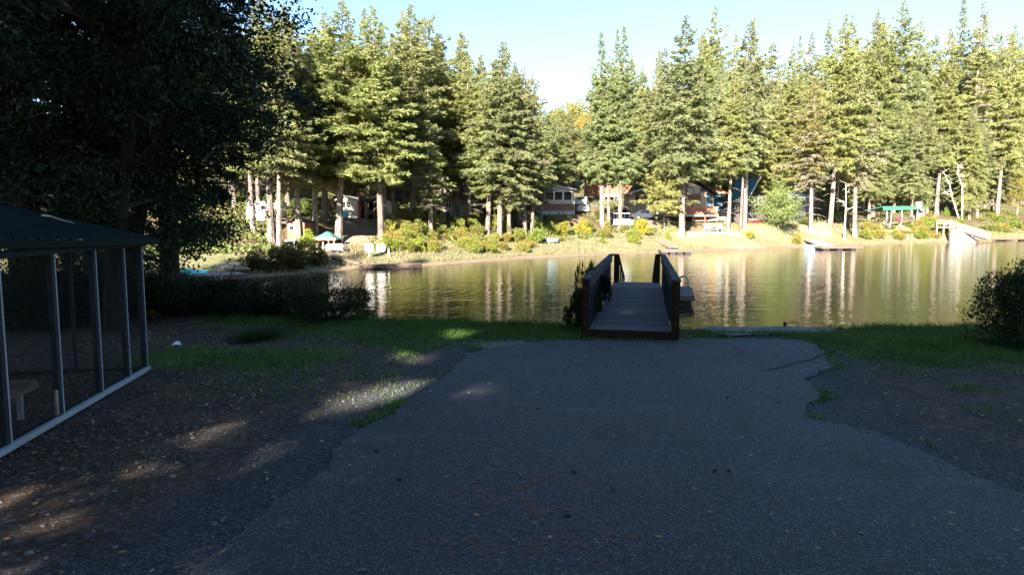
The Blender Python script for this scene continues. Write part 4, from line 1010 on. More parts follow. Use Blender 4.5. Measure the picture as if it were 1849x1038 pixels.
# bench table inside
M['bench'] = plank_mat('bench_board', (.13, .09, .065), (.07, .05, .038), (1.2, 14, 14))
hb_ = .40; g = gz(68, 684.5, hb_)
BT = empty('picnic_bench', (g[0], g[1], 0), 'low brown plank bench on metal legs inside the pavilion', 'bench', rz=rot)
for k_ in range(7): MB().box(.0 + k_ * .132, k_ * .132 + .125, min(0, sgn * 1.5), max(0, sgn * 1.5), hb_ - .04, hb_).lpart('seat_plank', M['bench'], BT, .004)
MB().box(-.02, .93, sgn * .01 - .012, sgn * .01 + .012, hb_ - .10, hb_ - .042).lpart('edge_board', M['bench'], BT)
for xx in (.12, .80):
    for yy in (.14, 1.3): MB().bar((xx, sgn * yy, -.03), (xx, sgn * yy, hb_ - .042), .05).lpart('leg', M['alu'], BT)
    MB().box(xx - .03, xx + .03, min(sgn * .05, sgn * 1.45), max(sgn * .05, sgn * 1.45), hb_ - .1, hb_ - .042).lpart('cleat', M['bench'], BT)

# ---------------------------------------------------------------- little things lying about
bmx = bmesh.new(); bmesh.ops.create_icosphere(bmx, subdivisions=2, radius=1)
rsx = random.Random(9)
for v in bmx.verts: v.co = v.co * (1 + rsx.uniform(-.08, .08))
stone_me = bpy.data.meshes.new('stone'); bmx.to_mesh(stone_me); bmx.free(); stone_me.materials.append(pm('river_stone', (.17, .165, .155), (.10, .095, .09), 8, .8, coord='Object', rand=.3))
for p in stone_me.polygons: p.use_smooth = True
for (px, py, r, lab) in [(386, 942, .032, 'largest pale round stone on the dark gravel, bottom left'), (313, 858, .022, 'small upright pale stone on the gravel left of the asphalt'),
                         (52, 995, .030, 'flat pale stone at the bottom left corner'), (208, 983, .020, 'pale pebble among brown leaves at the bottom left'), (480, 850, .024, 'pale stone beside the sunlit gravel streak'),
                         (400, 935, .018, 'small pale stone touching the largest round stone'), (116, 980, .020, 'grey stone on the leaf litter, bottom left')]:
    g = gz(px, py); zz = 0.0 if in_poly(np.array([g[0]]), np.array([g[1]]))[0] else float(ground_z(g[0], g[1]))
    o = tag(link('stone', stone_me, None, (g[0], g[1], zz + r * .2)), lab, 'stone', 'loose pale stones'); o.scale = (r * 1.0, r * .75, r * .55); o.rotation_euler = (0, 0, rsx.uniform(0, 6))
# fir cones: stacked scales around a core
cone = MB()
for i in range(7):
    h = -.04 + .0125 * i; rad = .017 * math.sin(math.pi * (i + 1.2) / 8.6) + .004
    cone.lathe((h, 0, 0), [(rad * .55, -.004), (rad, .004), (rad * .95, .007), (rad * .45, .011)], 9, 0)
cone_me = cone.mesh('fir_cone', pm('cone_scale', (.05, .028, .018), (.02, .013, .01), 30, .85, coord='Object'))
for (px, py, lab) in [(1077, 681, 'fir cone on the asphalt halfway to the footbridge'), (973, 738, 'fir cone among needle drifts left of the asphalt centre'), (1313, 718, 'lone fir cone on the right half of the asphalt'),
                      (679, 815, 'fir cone near the left asphalt edge, upper'), (722, 866, 'brown fir cone near the left asphalt edge, lower'), (1290, 851, 'fir cone of a close pair on the right, broken one'),
                      (1316, 851, 'smaller fir cone of the close pair on the right'), (1036, 853, 'fir cone at the centre of the lower asphalt'), (1025, 932, 'fir cone nearest the viewer'), (1106, 886, 'tiny dark fir cone low in the centre')]:
    g = gz(px, py); zz = 0.0 if in_poly(np.array([g[0]]), np.array([g[1]]))[0] else float(ground_z(g[0], g[1]))
    o = tag(link('fir_cone', cone_me, None, (g[0], g[1], zz + .009)), lab, 'fir cone', 'fir cones on the asphalt'); o.rotation_euler = (0, 0, rsx.uniform(0, 6.28)); s = rsx.uniform(.5, .75); o.scale = (s, s, s)
g = gz(318, 624); b = MB()
b.add([(-.09, 0, .01), (.0, -.03, .03), (.09, .01, .012), (.05, .05, .07), (-.05, .05, .055), (-.01, .02, .085)], [(0, 1, 5, 4), (1, 2, 3, 5), (4, 5, 3)])
o = link('paper_scrap', b.mesh('paper_scrap', pm('white_paper', (.75, .75, .74), (.6, .6, .6), 10, .8)), None, (g[0], g[1], float(ground_z(g[0], g[1])) + .02))
tag(o, 'crumpled white paper scrap lying on the turf beyond the pavilion', 'paper'); so = o.modifiers.new('thickness', 'SOLIDIFY'); so.thickness = .004

# ---------------------------------------------------------------- far shore: houses, sheds, vehicles, boats, docks
def flat(name, c, rough=.6, metal=0., spec=.4, v=.82): return pm(name, c, tuple(x * v for x in c), 2.2, rough, metal, spec, bmp=.12)
M['cream'] = flat('cream_siding', (.42, .38, .30)); M['beige'] = flat('beige_siding', (.38, .36, .29)); M['white'] = flat('white_paint', (.46, .46, .45))
M['brown_skirt'] = flat('brown_skirting', (.17, .075, .05)); M['concrete'] = flat('concrete', (.36, .36, .36)); M['glass'] = flat('dark_glass', (.010, .012, .014), .08, 0, .6)
M['trim'] = flat('trim', (.56, .54, .47)); M['greyw'] = flat('grey_siding', (.20, .20, .19)); M['redw'] = flat('red_brown_wall', (.24, .085, .05)); M['redwood'] = flat('redwood_rail', (.34, .135, .075))
M['darkroof'] = flat('dark_roof', (.030, .027, .027), .75); M['darkw'] = flat('dark_siding', (.055, .045, .040)); M['whiteroof'] = flat('pale_metal_roof', (.42, .41, .40), .5)
M['orange'] = flat('orange_roof', (.55, .22, .10)); M['bluew'] = flat('blue_tarp', (.045, .12, .20), .5); M['teal'] = flat('teal_roof', (.020, .085, .095), .42); M['greyroof'] = flat('grey_roof', (.42, .46, .47), .5)
M['greenr'] = flat('green_canopy', (.05, .20, .125), .5); M['tarp'] = flat('green_tarp', (.09, .22, .18), .5); M['stonew'] = flat('stone_chimney', (.30, .26, .22), .9, v=.5); M['tanw'] = flat('tan_panel', (.36, .30, .22))
M['redp'] = flat('red_plastic', (.50, .03, .04), .35); M['yel'] = flat('yellow_plastic', (.72, .50, .06), .4); M['lblue'] = flat('light_blue', (.25, .45, .62), .4); M['turq'] = flat('turquoise', (.02, .42, .46), .4)
M['carw'] = flat('white_car_paint', (.55, .56, .57), .2, 0, .5, .95); M['carb'] = flat('pale_blue_paint', (.38, .50, .60), .2, 0, .5, .95); M['carr'] = flat('dark_red_paint', (.16, .015, .025), .2, 0, .5, .95); M['card'] = flat('dark_paint', (.03, .035, .05), .2, 0, .5, .95)
M['tyre'] = flat('tyre', (.015, .015, .015), .85); M['hub'] = flat('hub', (.5, .5, .5), .35, .6); M['lamp_red'] = flat('red_lens', (.5, .03, .02), .2)
M['post_w'] = flat('weathered_post', (.36, .32, .27)); M['dock'] = flat('dock_board', (.20, .15, .12), .85, v=.6); M['dockd'] = flat('dock_fascia', (.14, .085, .062), .85, v=.6); M['dimtan'] = flat('old_plank', (.19, .16, .12)); M['aluw'] = flat('gangway_aluminium', (.34, .34, .34)); M['net'] = flat('netting', (.06, .075, .06), .8)

def base(name, px, py, Y, label, cat, group=None):
    q = gd(px, py, Y); return empty(name, (q[0], Y, q[2]), label, cat, group)
def rectbox(px0, px1, py0, py1, Y0, Y1, Yr=None):
    """box whose face at depth Y0 covers the given pixels"""
    return MB().box(X(px0, Y0), X(px1, Y0), Y0, Y1, Z(py1, Y0), Z(py0, Y0))
def window(parent, px0, px1, py0, py1, Y, fr='trim', mull=1, w=.07):
    x0, x1, z0, z1 = X(px0, Y), X(px1, Y), Z(py1, Y), Z(py0, Y)
    o = MB().box(x0, x1, Y - .035, Y - .004, z0, z1).part('window', M['glass'], parent)
    b = MB()
    b.box(x0 - w, x1 + w, Y - .06, Y - .036, z1, z1 + w).box(x0 - w, x1 + w, Y - .06, Y - .036, z0 - w, z0).box(x0 - w, x0, Y - .06, Y - .036, z0, z1).box(x1, x1 + w, Y - .06, Y - .036, z0, z1)
    for k in range(mull):
        xm = x0 + (x1 - x0) * (k + 1) / (mull + 1); b.box(xm - w / 2, xm + w / 2, Y - .06, Y - .036, z0, z1)
    b.part('frame', M[fr], o)
def gable(parent, px0, px1, pyE, pxR, pyR, Y, depth, mat, over=.35, th=.12):
    """roof with its gable end facing the lake: eave pixels, ridge pixel"""
    xe0, xe1, xr = X(px0, Y), X(px1, Y), X(pxR, Y); ze, zr = Z(pyE, Y), Z(pyR, Y)
    for (xa, za, xb, zb) in ((xe0, ze, xr, zr), (xr, zr, xe1, ze)):
        MB().hexa([(xa, Y - over, za), (xb, Y - over, zb), (xb, Y + depth, zb), (xa, Y + depth, za), (xa, Y - over, za + th), (xb, Y - over, zb + th), (xb, Y + depth, zb + th), (xa, Y + depth, za + th)]).part('roof', mat, parent)
def gable_wall(parent, px0, px1, pyB, pyE, pxR, pyR, Y, depth, mat):
    xe0, xe1, xr = X(px0, Y), X(px1, Y), X(pxR, Y)
    MB().prism([(xe0, Z(pyB, Y)), (xe1, Z(pyB, Y)), (xe1, Z(pyE, Y)), (xr, Z(pyR, Y)), (xe0, Z(pyE, Y))], 1, Y, Y + depth).part('wall', mat, parent)

# beige cottage with a row of windows
Y = 95.; H = base('beige_cottage', 1003, 389, Y, 'beige cottage with dark picture windows over a brown skirt', 'house')
MB().box(X(963, Y), X(1036, Y), Y, Y + 6, Z(368, Y), Z(343, Y)).part('wall', M['beige'], H)
MB().box(X(964, Y), X(1035.5, Y), Y + .06, Y + 5.9, Z(381, Y), Z(368, Y) - .004).part('skirt', M['brown_skirt'], H)
MB().box(X(964, Y), X(1036.5, Y), Y - .04, Y + 5.8, Z(393, Y), Z(381, Y) - .004).part('foundation', M['concrete'], H)
for a, b_ in ((968.5, 982), (984.5, 999), (1001.5, 1015), (1018, 1031.5)): window(H, a, b_, 346.5, 361.5, Y, mull=0, w=.10)
MB().prism([(X(963, Y), Z(343, Y) + .003), (X(1036, Y), Z(343, Y) + .003), (X(1000, Y), Z(337.5, Y))], 1, Y, Y + 5.9).part('gable', M['white'], H)
gable(H, 955, 1042, 344, 1000, 336.5, Y, 6.6, M['whiteroof'], .5, .14)
MB().bar((X(1036.3, Y) + .06, Y - .06, Z(390, Y)), (X(1036.3, Y) + .06, Y - .06, Z(344, Y)), .08).part('downpipe', M['white'], H)
# cream cottage with porch and round-topped shed
Y = 83.; H = base('cream_cottage', 633, 399, Y, 'small cream cottage with white-framed window on the left slope', 'house')
gable_wall(H, 612, 646, 401, 362, 622, 355.5, Y, 6, M['cream']); gable(H, 607, 650, 362.5, 622, 354.5, Y, 6.4, M['whiteroof'])
window(H, 617.5, 633.5, 365, 375, Y, 'white', 1)
MB().box(X(646, Y) + .003, X(650, Y), Y - .05, Y + 3, Z(400, Y), Z(361, Y)).part('corner_board', M['redw'], H)
P_ = base('porch_shelter', 668, 399, 83.5, 'open dark-roofed porch right of the cream cottage', 'porch'); Y = 83.5
MB().box(X(650, Y), X(683, Y), Y - .6, Y + 4.2, Z(363, Y), Z(357.5, Y)).part('roof', M['darkroof'], P_)
for px in (653, 661, 677, 681.5): MB().box(X(px, Y) - .07, X(px, Y) + .07, Y - .4, Y - .26, Z(402, Y), Z(363, Y) + .02).part('post', M['brown_skirt'], P_)
MB().box(X(655, Y), X(680, Y), Y + 3.6, Y + 3.7, Z(400, Y), Z(364, Y)).part('back_wall', M['darkw'], P_)
for zz in (381, 385.5): MB().box(X(661, Y) + .08, X(676.5, Y), Y - .36, Y - .31, Z(zz, Y) - .03, Z(zz, Y) + .03).part('rail', M['post_w'], P_)
MB().box(X(656, Y), X(660, Y), Y + .6, Y + .8, Z(400, Y), Z(370, Y)).part('door', M['cream'], P_)
Y = 84.; S_ = base('tan_shed', 694, 399, Y, 'round-topped tan shed beside the dark porch', 'shed')
xa, xb = X(680, Y) + .2, X(707, Y); za, zb = Z(401, Y), Z(366, Y)
MB().prism([(xa, za), (xb, za), (xb, zb), (xb - .35, zb + .28), ((xa + xb) / 2, zb + .42), (xa + .35, zb + .28), (xa, zb)], 1, Y, Y + 4).part('wall', M['cream'], S_)
MB().prism([(xa - .1, zb), (xa + .3, zb + .32), ((xa + xb) / 2, zb + .47), (xb - .3, zb + .32), (xb + .1, zb), (xb + .1, zb + .1), (xb - .3, zb + .42), ((xa + xb) / 2, zb + .58), (xa + .3, zb + .42), (xa - .1, zb + .1)], 1, Y - .15, Y + 4.1).part('roof', M['darkroof'], S_)
window(S_, 686, 690, 372, 380, Y, 'white', 0); MB().box(X(697, Y), X(703, Y), Y - .04, Y - .004, Z(400, Y), Z(374, Y)).part('door', M['tanw'], S_)
Y = 80.6; q = gd(622, 394, Y); R_ = empty('round_table', (q[0], Y, float(hz(q[0], Y))), 'turquoise round table tipped on edge before the cream cottage', 'table')
MB().lathe((0, 0, .52), [(.50, -.03), (.52, 0), (.50, .03)], 20, 1).lpart('table_top', M['turq'], R_); MB().bar((0, .02, .5), (0, .5, .03), .07).lpart('stem', M['white'], R_); MB().box(-.25, .25, .42, .56, -.02, .05).lpart('foot', M['white'], R_)
# grey house in the shade
Y = 86.; H = base('grey_house', 820, 402, Y, 'shaded grey house with rust-edged roof among the pale trunks', 'house')
MB().box(X(796, Y), X(846, Y), Y, Y + 6, Z(410, Y), Z(362, Y)).part('wall', M['greyw'], H)
MB().hexa([(X(790, Y), Y - .7, Z(362, Y)), (X(866, Y), Y - .7, Z(362, Y)), (X(862, Y), Y + 6.4, Z(350, Y)), (X(794, Y), Y + 6.4, Z(350, Y)), (X(790, Y), Y - .7, Z(360.5, Y)), (X(866, Y), Y - .7, Z(360.5, Y)), (X(862, Y), Y + 6.4, Z(348, Y)), (X(794, Y), Y + 6.4, Z(348, Y))]).part('roof', M['redwood'], H)
window(H, 806, 814, 366, 376, Y, 'trim', 1); window(H, 806, 812, 383, 393, Y, 'white', 0); MB().box(X(828, Y), X(835, Y), Y - .05, Y - .004, Z(405, Y), Z(378, Y)).part('door', M['white'], H)
# white trailer
Y = 72.; H = base('travel_trailer', 476, 403, Y, 'white travel trailer with dark stripe behind the left shore trunks', 'trailer')
xa, xb = X(446, Y), X(505, Y); za, zb = Z(398, Y), Z(364, Y)
MB().prism([(xa, za), (xb, za), (xb + .25, za + .9), (xb, zb), (xa + .2, zb), (xa - .1, za + .9)], 1, Y, Y + 2.4).part('body', M['carw'], H)
MB().box(xa + .1, xb - .1, Y - .02, Y - .004, Z(381, Y), Z(378, Y)).part('stripe', M['card'], H); window(H, 472, 484, 371, 379, Y, 'trim', 0); window(H, 455, 463, 371, 379, Y, 'trim', 0)
for px in (470, 480):
    w_ = MB().lathe((X(px, Y), Y + .15, Z(400, Y) + .05), [(.30, -.1), (.33, -.05), (.33, .05), (.30, .1)], 14, 1).part('wheel', M['tyre'], H)
# red-brown shed and the green-tarp shelter
Y = 65.; H = base('red_shed', 535, 433, Y, 'red-brown boarded shed behind the thick fir trunk', 'shed')
gable_wall(H, 518, 552, 436, 402, 535, 396, Y, 3.2, M['redw']); gable(H, 513, 556, 403, 535, 394.5, Y, 3.6, M['darkroof'])
MB().box(X(538, Y), X(545, Y), Y - .04, Y - .004, Z(434, Y), Z(409, Y)).part('door', M['darkw'], H); window(H, 523, 530, 408, 416, Y, 'trim', 0)
for k in range(9): MB().box(X(518 + k * 3.7, Y), X(518 + k * 3.7, Y) + .05, Y - .025, Y - .003, Z(434, Y), Z(404, Y)).part('batten', M['redw'], H)
Y = 62.; H = base('tarp_shelter', 582, 444, Y, 'low shelter under a sagging green tarp with orange-brown fascia', 'shelter')
xa, xb = X(556, Y), X(604, Y); zr = Z(419, Y); ze = Z(432, Y)
tb = MB(); nx_, ny_ = 10, 6; vs_ = []
for j in range(ny_ + 1):
    for i in range(nx_ + 1):
        u = i / nx_; v = j / ny_; hgt = (1 - abs(2 * u - 1) ** 1.4) * (1 - abs(2 * v - 1) ** 1.6); vs_.append((xa + (xb - xa) * u, Y + 3.6 * v, ze + (zr - ze) * hgt + .05 * math.sin(9 * u + 5 * v)))
tb.add(vs_, [(j * (nx_ + 1) + i, j * (nx_ + 1) + i + 1, (j + 1) * (nx_ + 1) + i + 1, (j + 1) * (nx_ + 1) + i) for j in range(ny_) for i in range(nx_)])
o = tb.part('tarp', M['tarp'], H); o.modifiers.new('thickness', 'SOLIDIFY').thickness = .03
MB().box(X(563, Y), xb + .1, Y - .12, Y - .05, Z(434, Y), Z(429.5, Y)).part('fascia', M['orange'], H)
for px in (563, 574, 592, 602): MB().box(X(px, Y) - .05, X(px, Y) + .05, Y - .04, Y + .06, Z(447, Y), Z(432, Y)).part('post', M['redwood'], H)
MB().box(X(562, Y), X(603, Y), Y + 2.6, Y + 2.7, Z(446, Y), Z(431, Y)).part('back_wall', M['darkw'], H)
# dark lodge
Y = 105.; H = base('dark_lodge', 1225, 402, Y, 'large dark lodge with steep gable, balcony and redwood deck', 'house')
gable_wall(H, 1196, 1288, 400, 352, 1243, 322, Y + 2, 9, M['darkw']); gable(H, 1186, 1293, 353, 1243, 319.5, Y + 2, 10, M['darkroof'], 1.0, .30)
MB().box(X(1143, Y), X(1196, Y), Y + 3, Y + 9, Z(398, Y), Z(349, Y)).part('wing_wall', M['tanw'], H)
xa, xb = X(1139, Y), X(1200, Y); MB().hexa([(xa, Y + 1.8, Z(350, Y)), (xb, Y + 1.8, Z(331, Y)), (xb, Y + 9.4, Z(331, Y)), (xa, Y + 9.4, Z(350, Y)), (xa, Y + 1.8, Z(347.5, Y)), (xb, Y + 1.8, Z(328.5, Y)), (xb, Y + 9.4, Z(328.5, Y)), (xa, Y + 9.4, Z(347.5, Y))]).part('wing_roof', M['whiteroof'], H)
window(H, 1148, 1153, 352, 366, Y + 3, 'darkw', 0); window(H, 1157, 1168, 352, 364, Y + 3, 'trim', 1)
MB().box(X(1270, Y), X(1282, Y), Y + 1.85, Y + 1.98, Z(376, Y), Z(346, Y)).part('pale_panel', M['tanw'], H)
MB().box(X(1283, Y), X(1288, Y), Y + 1.85, Y + 1.98, Z(374, Y), Z(350, Y)).part('blue_panel', M['bluew'], H)
window(H, 1238, 1247, 363, 376, Y + 2, 'darkw', 0); window(H, 1252, 1266, 362, 374, Y + 2, 'darkw', 1); window(H, 1215, 1228, 362, 375, Y + 2, 'darkw', 1); window(H, 1240, 1262, 340, 350, Y + 2, 'darkw', 1)
bo = MB().box(X(1232, Y), X(1270, Y), Y + .9, Y + 1.98, Z(361, Y), Z(359.5, Y)).part('balcony', M['redwood'], H)
for px in np.arange(1233, 1270, 2.4): MB().box(X(px, Y), X(px, Y) + .05, Y + .92, Y + .97, Z(359.4, Y), Z(352.5, Y)).part('baluster', M['redwood'], bo)
MB().box(X(1232, Y), X(1270, Y), Y + .9, Y + 1.0, Z(352.4, Y), Z(351, Y)).part('rail', M['redwood'], bo)
do_ = MB().box(X(1196, Y), X(1292, Y), Y - 1.4, Y + 1.95, Z(391, Y), Z(388, Y)).part('deck', M['post_w'], H)
for i, px in enumerate(np.arange(1197, 1291, 2.0)): MB().box(X(px, Y), X(px, Y) + .10, Y - 1.36, Y - 1.31, Z(387.9, Y), Z(375.5, Y)).part('baluster', M['redwood'], do_)
MB().box(X(1196, Y), X(1292, Y), Y - 1.42, Y - 1.28, Z(375.4, Y), Z(373.6, Y)).part('rail', M['redwood'], do_)
for px in (1198, 1222, 1246, 1268, 1289): MB().box(X(px, Y), X(px, Y) + .18, Y - 1.2, Y - 1.02, Z(408, Y), Z(391, Y) + .02).part('deck_post', M['brown_skirt'], do_)
# orange-roofed building and blue tarp shed beyond
Y = 122.; H = base('orange_roof_cabin', 1292, 376, Y, 'orange-roofed cabin with blue walls behind the lodge', 'cabin')
MB().box(X(1270, Y), X(1308, Y), Y, Y + 5, Z(384, Y), Z(349, Y)).part('wall', M['bluew'], H)
MB().hexa([(X(1264, Y), Y - .5, Z(350, Y)), (X(1312, Y), Y - .5, Z(350, Y)), (X(1308, Y), Y + 5, Z(336, Y)), (X(1268, Y), Y + 5, Z(336, Y)), (X(1264, Y), Y - .5, Z(348, Y)), (X(1312, Y), Y - .5, Z(348, Y)), (X(1308, Y), Y + 5, Z(334, Y)), (X(1268, Y), Y + 5, Z(334, Y))]).part('roof', M['orange'], H)
window(H, 1296, 1303, 355, 366, Y, 'white', 1)
# teal-roofed house, roof slope towards the viewer
Y = 113.; H = base('teal_roof_house', 1358, 404, Y, 'house with big blue-green sloping metal roof behind pale trunks', 'house')
rp0 = [(1318, 366), (1348, 362), (1392, 322), (1347, 326)]
zs_ = [Z(b_, Y) for a, b_ in rp0]; dep = [0, 0, 6, 6]
vs_ = [(X(a, Y), Y + d_, Z(b_, Y) + (0 if d_ == 0 else (Z(b_, Y + d_) - Z(b_, Y)))) for (a, b_), d_ in zip(rp0, dep)]
MB().hexa(vs_ + [(a, b_, c + .15) for a, b_, c in vs_]).part('roof', M['teal'], H)
ribs = MB()
for k in range(1, 7):
    t = k / 7; p0 = Vector(vs_[0]).lerp(Vector(vs_[1]), t) + Vector((0, 0, .17)); p1 = Vector(vs_[3]).lerp(Vector(vs_[2]), t) + Vector((0, 0, .17)); MB().bar(p0, p1, .06, .05).part('roof_rib', M['teal'], H)
MB().bar(Vector(vs_[1]) + Vector((.06, -.06, .0)), Vector(vs_[2]) + Vector((.06, -.06, .0)), .10, .28).part('barge_board', M['trim'], H)
MB().box(X(1322, Y), X(1350, Y), Y + .6, Y + 5.5, Z(408, Y), Z(364, Y) - .15).part('wall', M['darkw'], H)
MB().box(X(1350, Y) + .01, X(1396, Y), Y + 3.0, Y + 8, Z(408, Y), Z(352, Y)).part('wing_wall', M['darkw'], H)
window(H, 1362, 1374, 358, 368, Y + 3.0, 'white', 1); window(H, 1327, 1336, 372, 382, Y + .6, 'trim', 1)
MB().box(X(1362, Y), X(1382, Y), Y + 1.5, Y + 2.98, Z(371, Y), Z(369, Y)).part('balcony', M['trim'], H)
# grey-roofed dark house
Y = 119.; H = base('grey_roof_house', 1440, 402, Y, 'dark blue house with pale grey roof behind the lichen-hung fir', 'house')
MB().box(X(1424, Y), X(1462, Y), Y, Y + 6, Z(408, Y), Z(358, Y)).part('wall', M['card'], H)
MB().hexa([(X(1418, Y), Y - .6, Z(358, Y)), (X(1468, Y), Y - .6, Z(358, Y)), (X(1460, Y), Y + 6, Z(347, Y)), (X(1426, Y), Y + 6, Z(347, Y)), (X(1418, Y), Y - .6, Z(356, Y)), (X(1468, Y), Y - .6, Z(356, Y)), (X(1460, Y), Y + 6, Z(345, Y)), (X(1426, Y), Y + 6, Z(345, Y))]).part('roof', M['greyroof'], H)
window(H, 1441, 1448, 371, 379, Y, 'white', 0); window(H, 1430, 1436, 371, 379, Y, 'white', 0); MB().box(X(1450, Y), X(1455, Y), Y - .05, Y - .004, Z(404, Y), Z(380, Y)).part('door', M['darkw'], H)
# green-roofed picnic shelter with stone chimney
Y = 136.; H = base('picnic_shelter', 1630, 402, Y, 'open picnic shelter with bright green metal roof on slim posts', 'shelter')
rp0 = [(1592, 380), (1668, 377.5), (1656, 372.5), (1607, 373)]; vs_ = [(X(a, Y), Y - .4 + d_, Z(b_, Y)) for (a, b_), d_ in zip(rp0, (0, 0, 3.5, 3.5))]
MB().hexa(vs_ + [(a, b_, c + .12) for a, b_, c in vs_]).part('roof', M['greenr'], H)
rp1 = [(1607, 373), (1656, 372.5), (1668, 377.5), (1592, 380)]; vs2 = [(X(a, Y), Y + 3.15 + d_, Z(b_, Y)) for (a, b_), d_ in zip(rp1, (0, 0, 3.5, 3.5))]
MB().hexa(vs2 + [(a, b_, c + .12) for a, b_, c in vs2]).part('roof', M['greenr'], H)
for px in (1601, 1609, 1618, 1628, 1636, 1656): MB().box(X(px, Y) - .07, X(px, Y) + .07, Y + (.0 if px not in (1618, 1636) else 5.8), Y + (.14 if px not in (1618, 1636) else 5.94), Z(406, Y), Z(378.5, Y)).part('post', M['post_w'], H)
Y = 137.2; C_ = base('stone_chimney', 1661, 401, Y, 'tapered stone chimney at the end of the green-roofed shelter', 'chimney')
cb_ = MB().hexa([(X(1653, Y), Y, Z(404, Y)), (X(1667.5, Y), Y, Z(404, Y)), (X(1667.5, Y), Y + 1.2, Z(404, Y)), (X(1653, Y), Y + 1.2, Z(404, Y)), (X(1655.5, Y), Y + .1, Z(378, Y)), (X(1666, Y), Y + .1, Z(378, Y)), (X(1666, Y), Y + 1.1, Z(378, Y)), (X(1655.5, Y), Y + 1.1, Z(378, Y))]).part('hearth', M['stonew'], C_)
MB().box(X(1655.8, Y), X(1664, Y), Y + .15, Y + 1., Z(378, Y) + .003, Z(364, Y)).part('flue', M['stonew'], C_)
rsx = random.Random(12); st_me = MB().box(-.5, .5, -.5, .5, -.5, .5).mesh('stone', M['stonew'], bevel=.12)
for i in range(26):
    u, v = i % 4, i // 4; o = link('stone', st_me, C_, (X(1655.5 + u * 3.2, Y) - C_.location.x, -.02 + .03 * (v > 3), Z(402 - v * 3.9, Y) - C_.location.z)); s_ = rsx.uniform(.26, .36); o.scale = (s_ * 1.1, .12, s_)
    if v > 5: o.scale = (.2, .1, .2)
for (px, mt, lab) in ((1625, 'redp', 'dark red folding chair under the green-roofed shelter'), (1647, 'card', 'black folding chair beside the stone chimney')):
    Y = 137.; q = base('folding_chair', px, 402, Y, lab, 'chair')
    MB().box(-.28, .28, -.25, .25, .42, .47).lpart('seat', M[mt], q); MB().hexa([(-.28, .2, .47), (.28, .2, .47), (.28, .25, .47), (-.28, .25, .47), (-.28, .4, 1.15), (.28, .4, 1.15), (.28, .45, 1.15), (-.28, .45, 1.15)]).lpart('backrest', M[mt], q)
    for a in (-.25, .25):
        for b_ in (-.22, .22): MB().bar((a, b_, -.05), (a, b_, .42), .04).lpart('leg', M['card'], q)
# boardwalk, landing and white gangway
Y = 131.; W_ = base('boardwalk', 1655, 400, Y, 'low boardwalk from the shelter to the gangway landing', 'boardwalk')
xw = np.linspace(X(1600, Y), X(1708, Y), 23)
for i in range(22): MB().box(xw[i] + .01, xw[i + 1] - .01, Y - .6, Y + .7, Z(399.5, Y) - .06, Z(399.5, Y)).part('plank', M['dock'], W_)
for px in np.linspace(1606, 1704, 6): MB().box(X(px, Y) - .07, X(px, Y) + .07, Y - .4, Y + .5, Z(412, Y), Z(400, Y) - .06).part('post', M['post_w'], W_)
Y = 128.5; L_ = base('gangway_landing', 1702, 413, Y, 'square wooden landing at the top of the white gangway', 'landing')
MB().box(X(1688, Y), X(1716, Y), Y - .6, Y + 1.6, Z(412, Y), Z(410, Y)).part('deck', M['dock'], L_)
for px in (1690, 1702, 1713): MB().box(X(px, Y) - .09, X(px, Y) + .09, Y - .5, Y - .32, Z(425, Y), Z(398, Y)).part('post', M['post_w'], L_)
for zz in (399, 404): MB().box(X(1688, Y), X(1716, Y), Y - .62, Y - .51, Z(zz, Y) - .06, Z(zz, Y) + .06).part('rail', M['post_w'], L_)
a_ = Vector(gd(1713, 410.5, 128.5)); b_ = Vector((X(1789, 124), 124., WATER + .55)); G_ = empty('gangway', tuple(b_), 'white aluminium truss gangway sloping to the far right dock', 'gangway')
sd = Vector((0, 1.2, 0)); up = Vector((0, 0, 1.25))
MB().hexa([tuple(a_), tuple(b_), tuple(b_ + sd), tuple(a_ + sd), tuple(a_ + Vector((0, 0, .08))), tuple(b_ + Vector((0, 0, .08))), tuple(b_ + sd + Vector((0, 0, .08))), tuple(a_ + sd + Vector((0, 0, .08)))]).part('walkway', M['aluw'], G_)
for off in (Vector((0, 0, 0)), sd):
    MB().bar(a_ + off + up, b_ + off + up, .09, .09).part('top_rail', M['aluw'], G_); MB().bar(a_ + off + up * .5, b_ + off + up * .5, .05, .05).part('mid_rail', M['aluw'], G_)
    for k in range(10):
        q0 = a_.lerp(b_, k / 9) + off; MB().bar(q0, q0 + up, .07).part('upright', M['aluw'], G_)
        if k < 9: MB().bar(q0 + Vector((0, 0, .05)), a_.lerp(b_, (k + 1) / 9) + off + up, .05).part('brace', M['aluw'], G_)
Y = 127.; hb = base('gangway_abutment', 1730, 425, Y, 'pale boarded abutment under the white gangway', 'abutment')
MB().prism([(X(1718, Y), WATER - .3), (X(1768, Y), WATER - .3), (X(1768, Y), Z(427, Y)), (X(1718, Y), Z(413.5, Y))], 1, Y, Y + .5).part('wall', M['dimtan'], hb)
for k in range(5): MB().box(X(1718, Y), X(1722 + 10 * k, Y), Y - .03, Y - .004, Z(415.5 + 2.6 * k, Y) - .03, Z(415.5 + 2.6 * k, Y) + .03).part('plank', M['post_w'], hb)

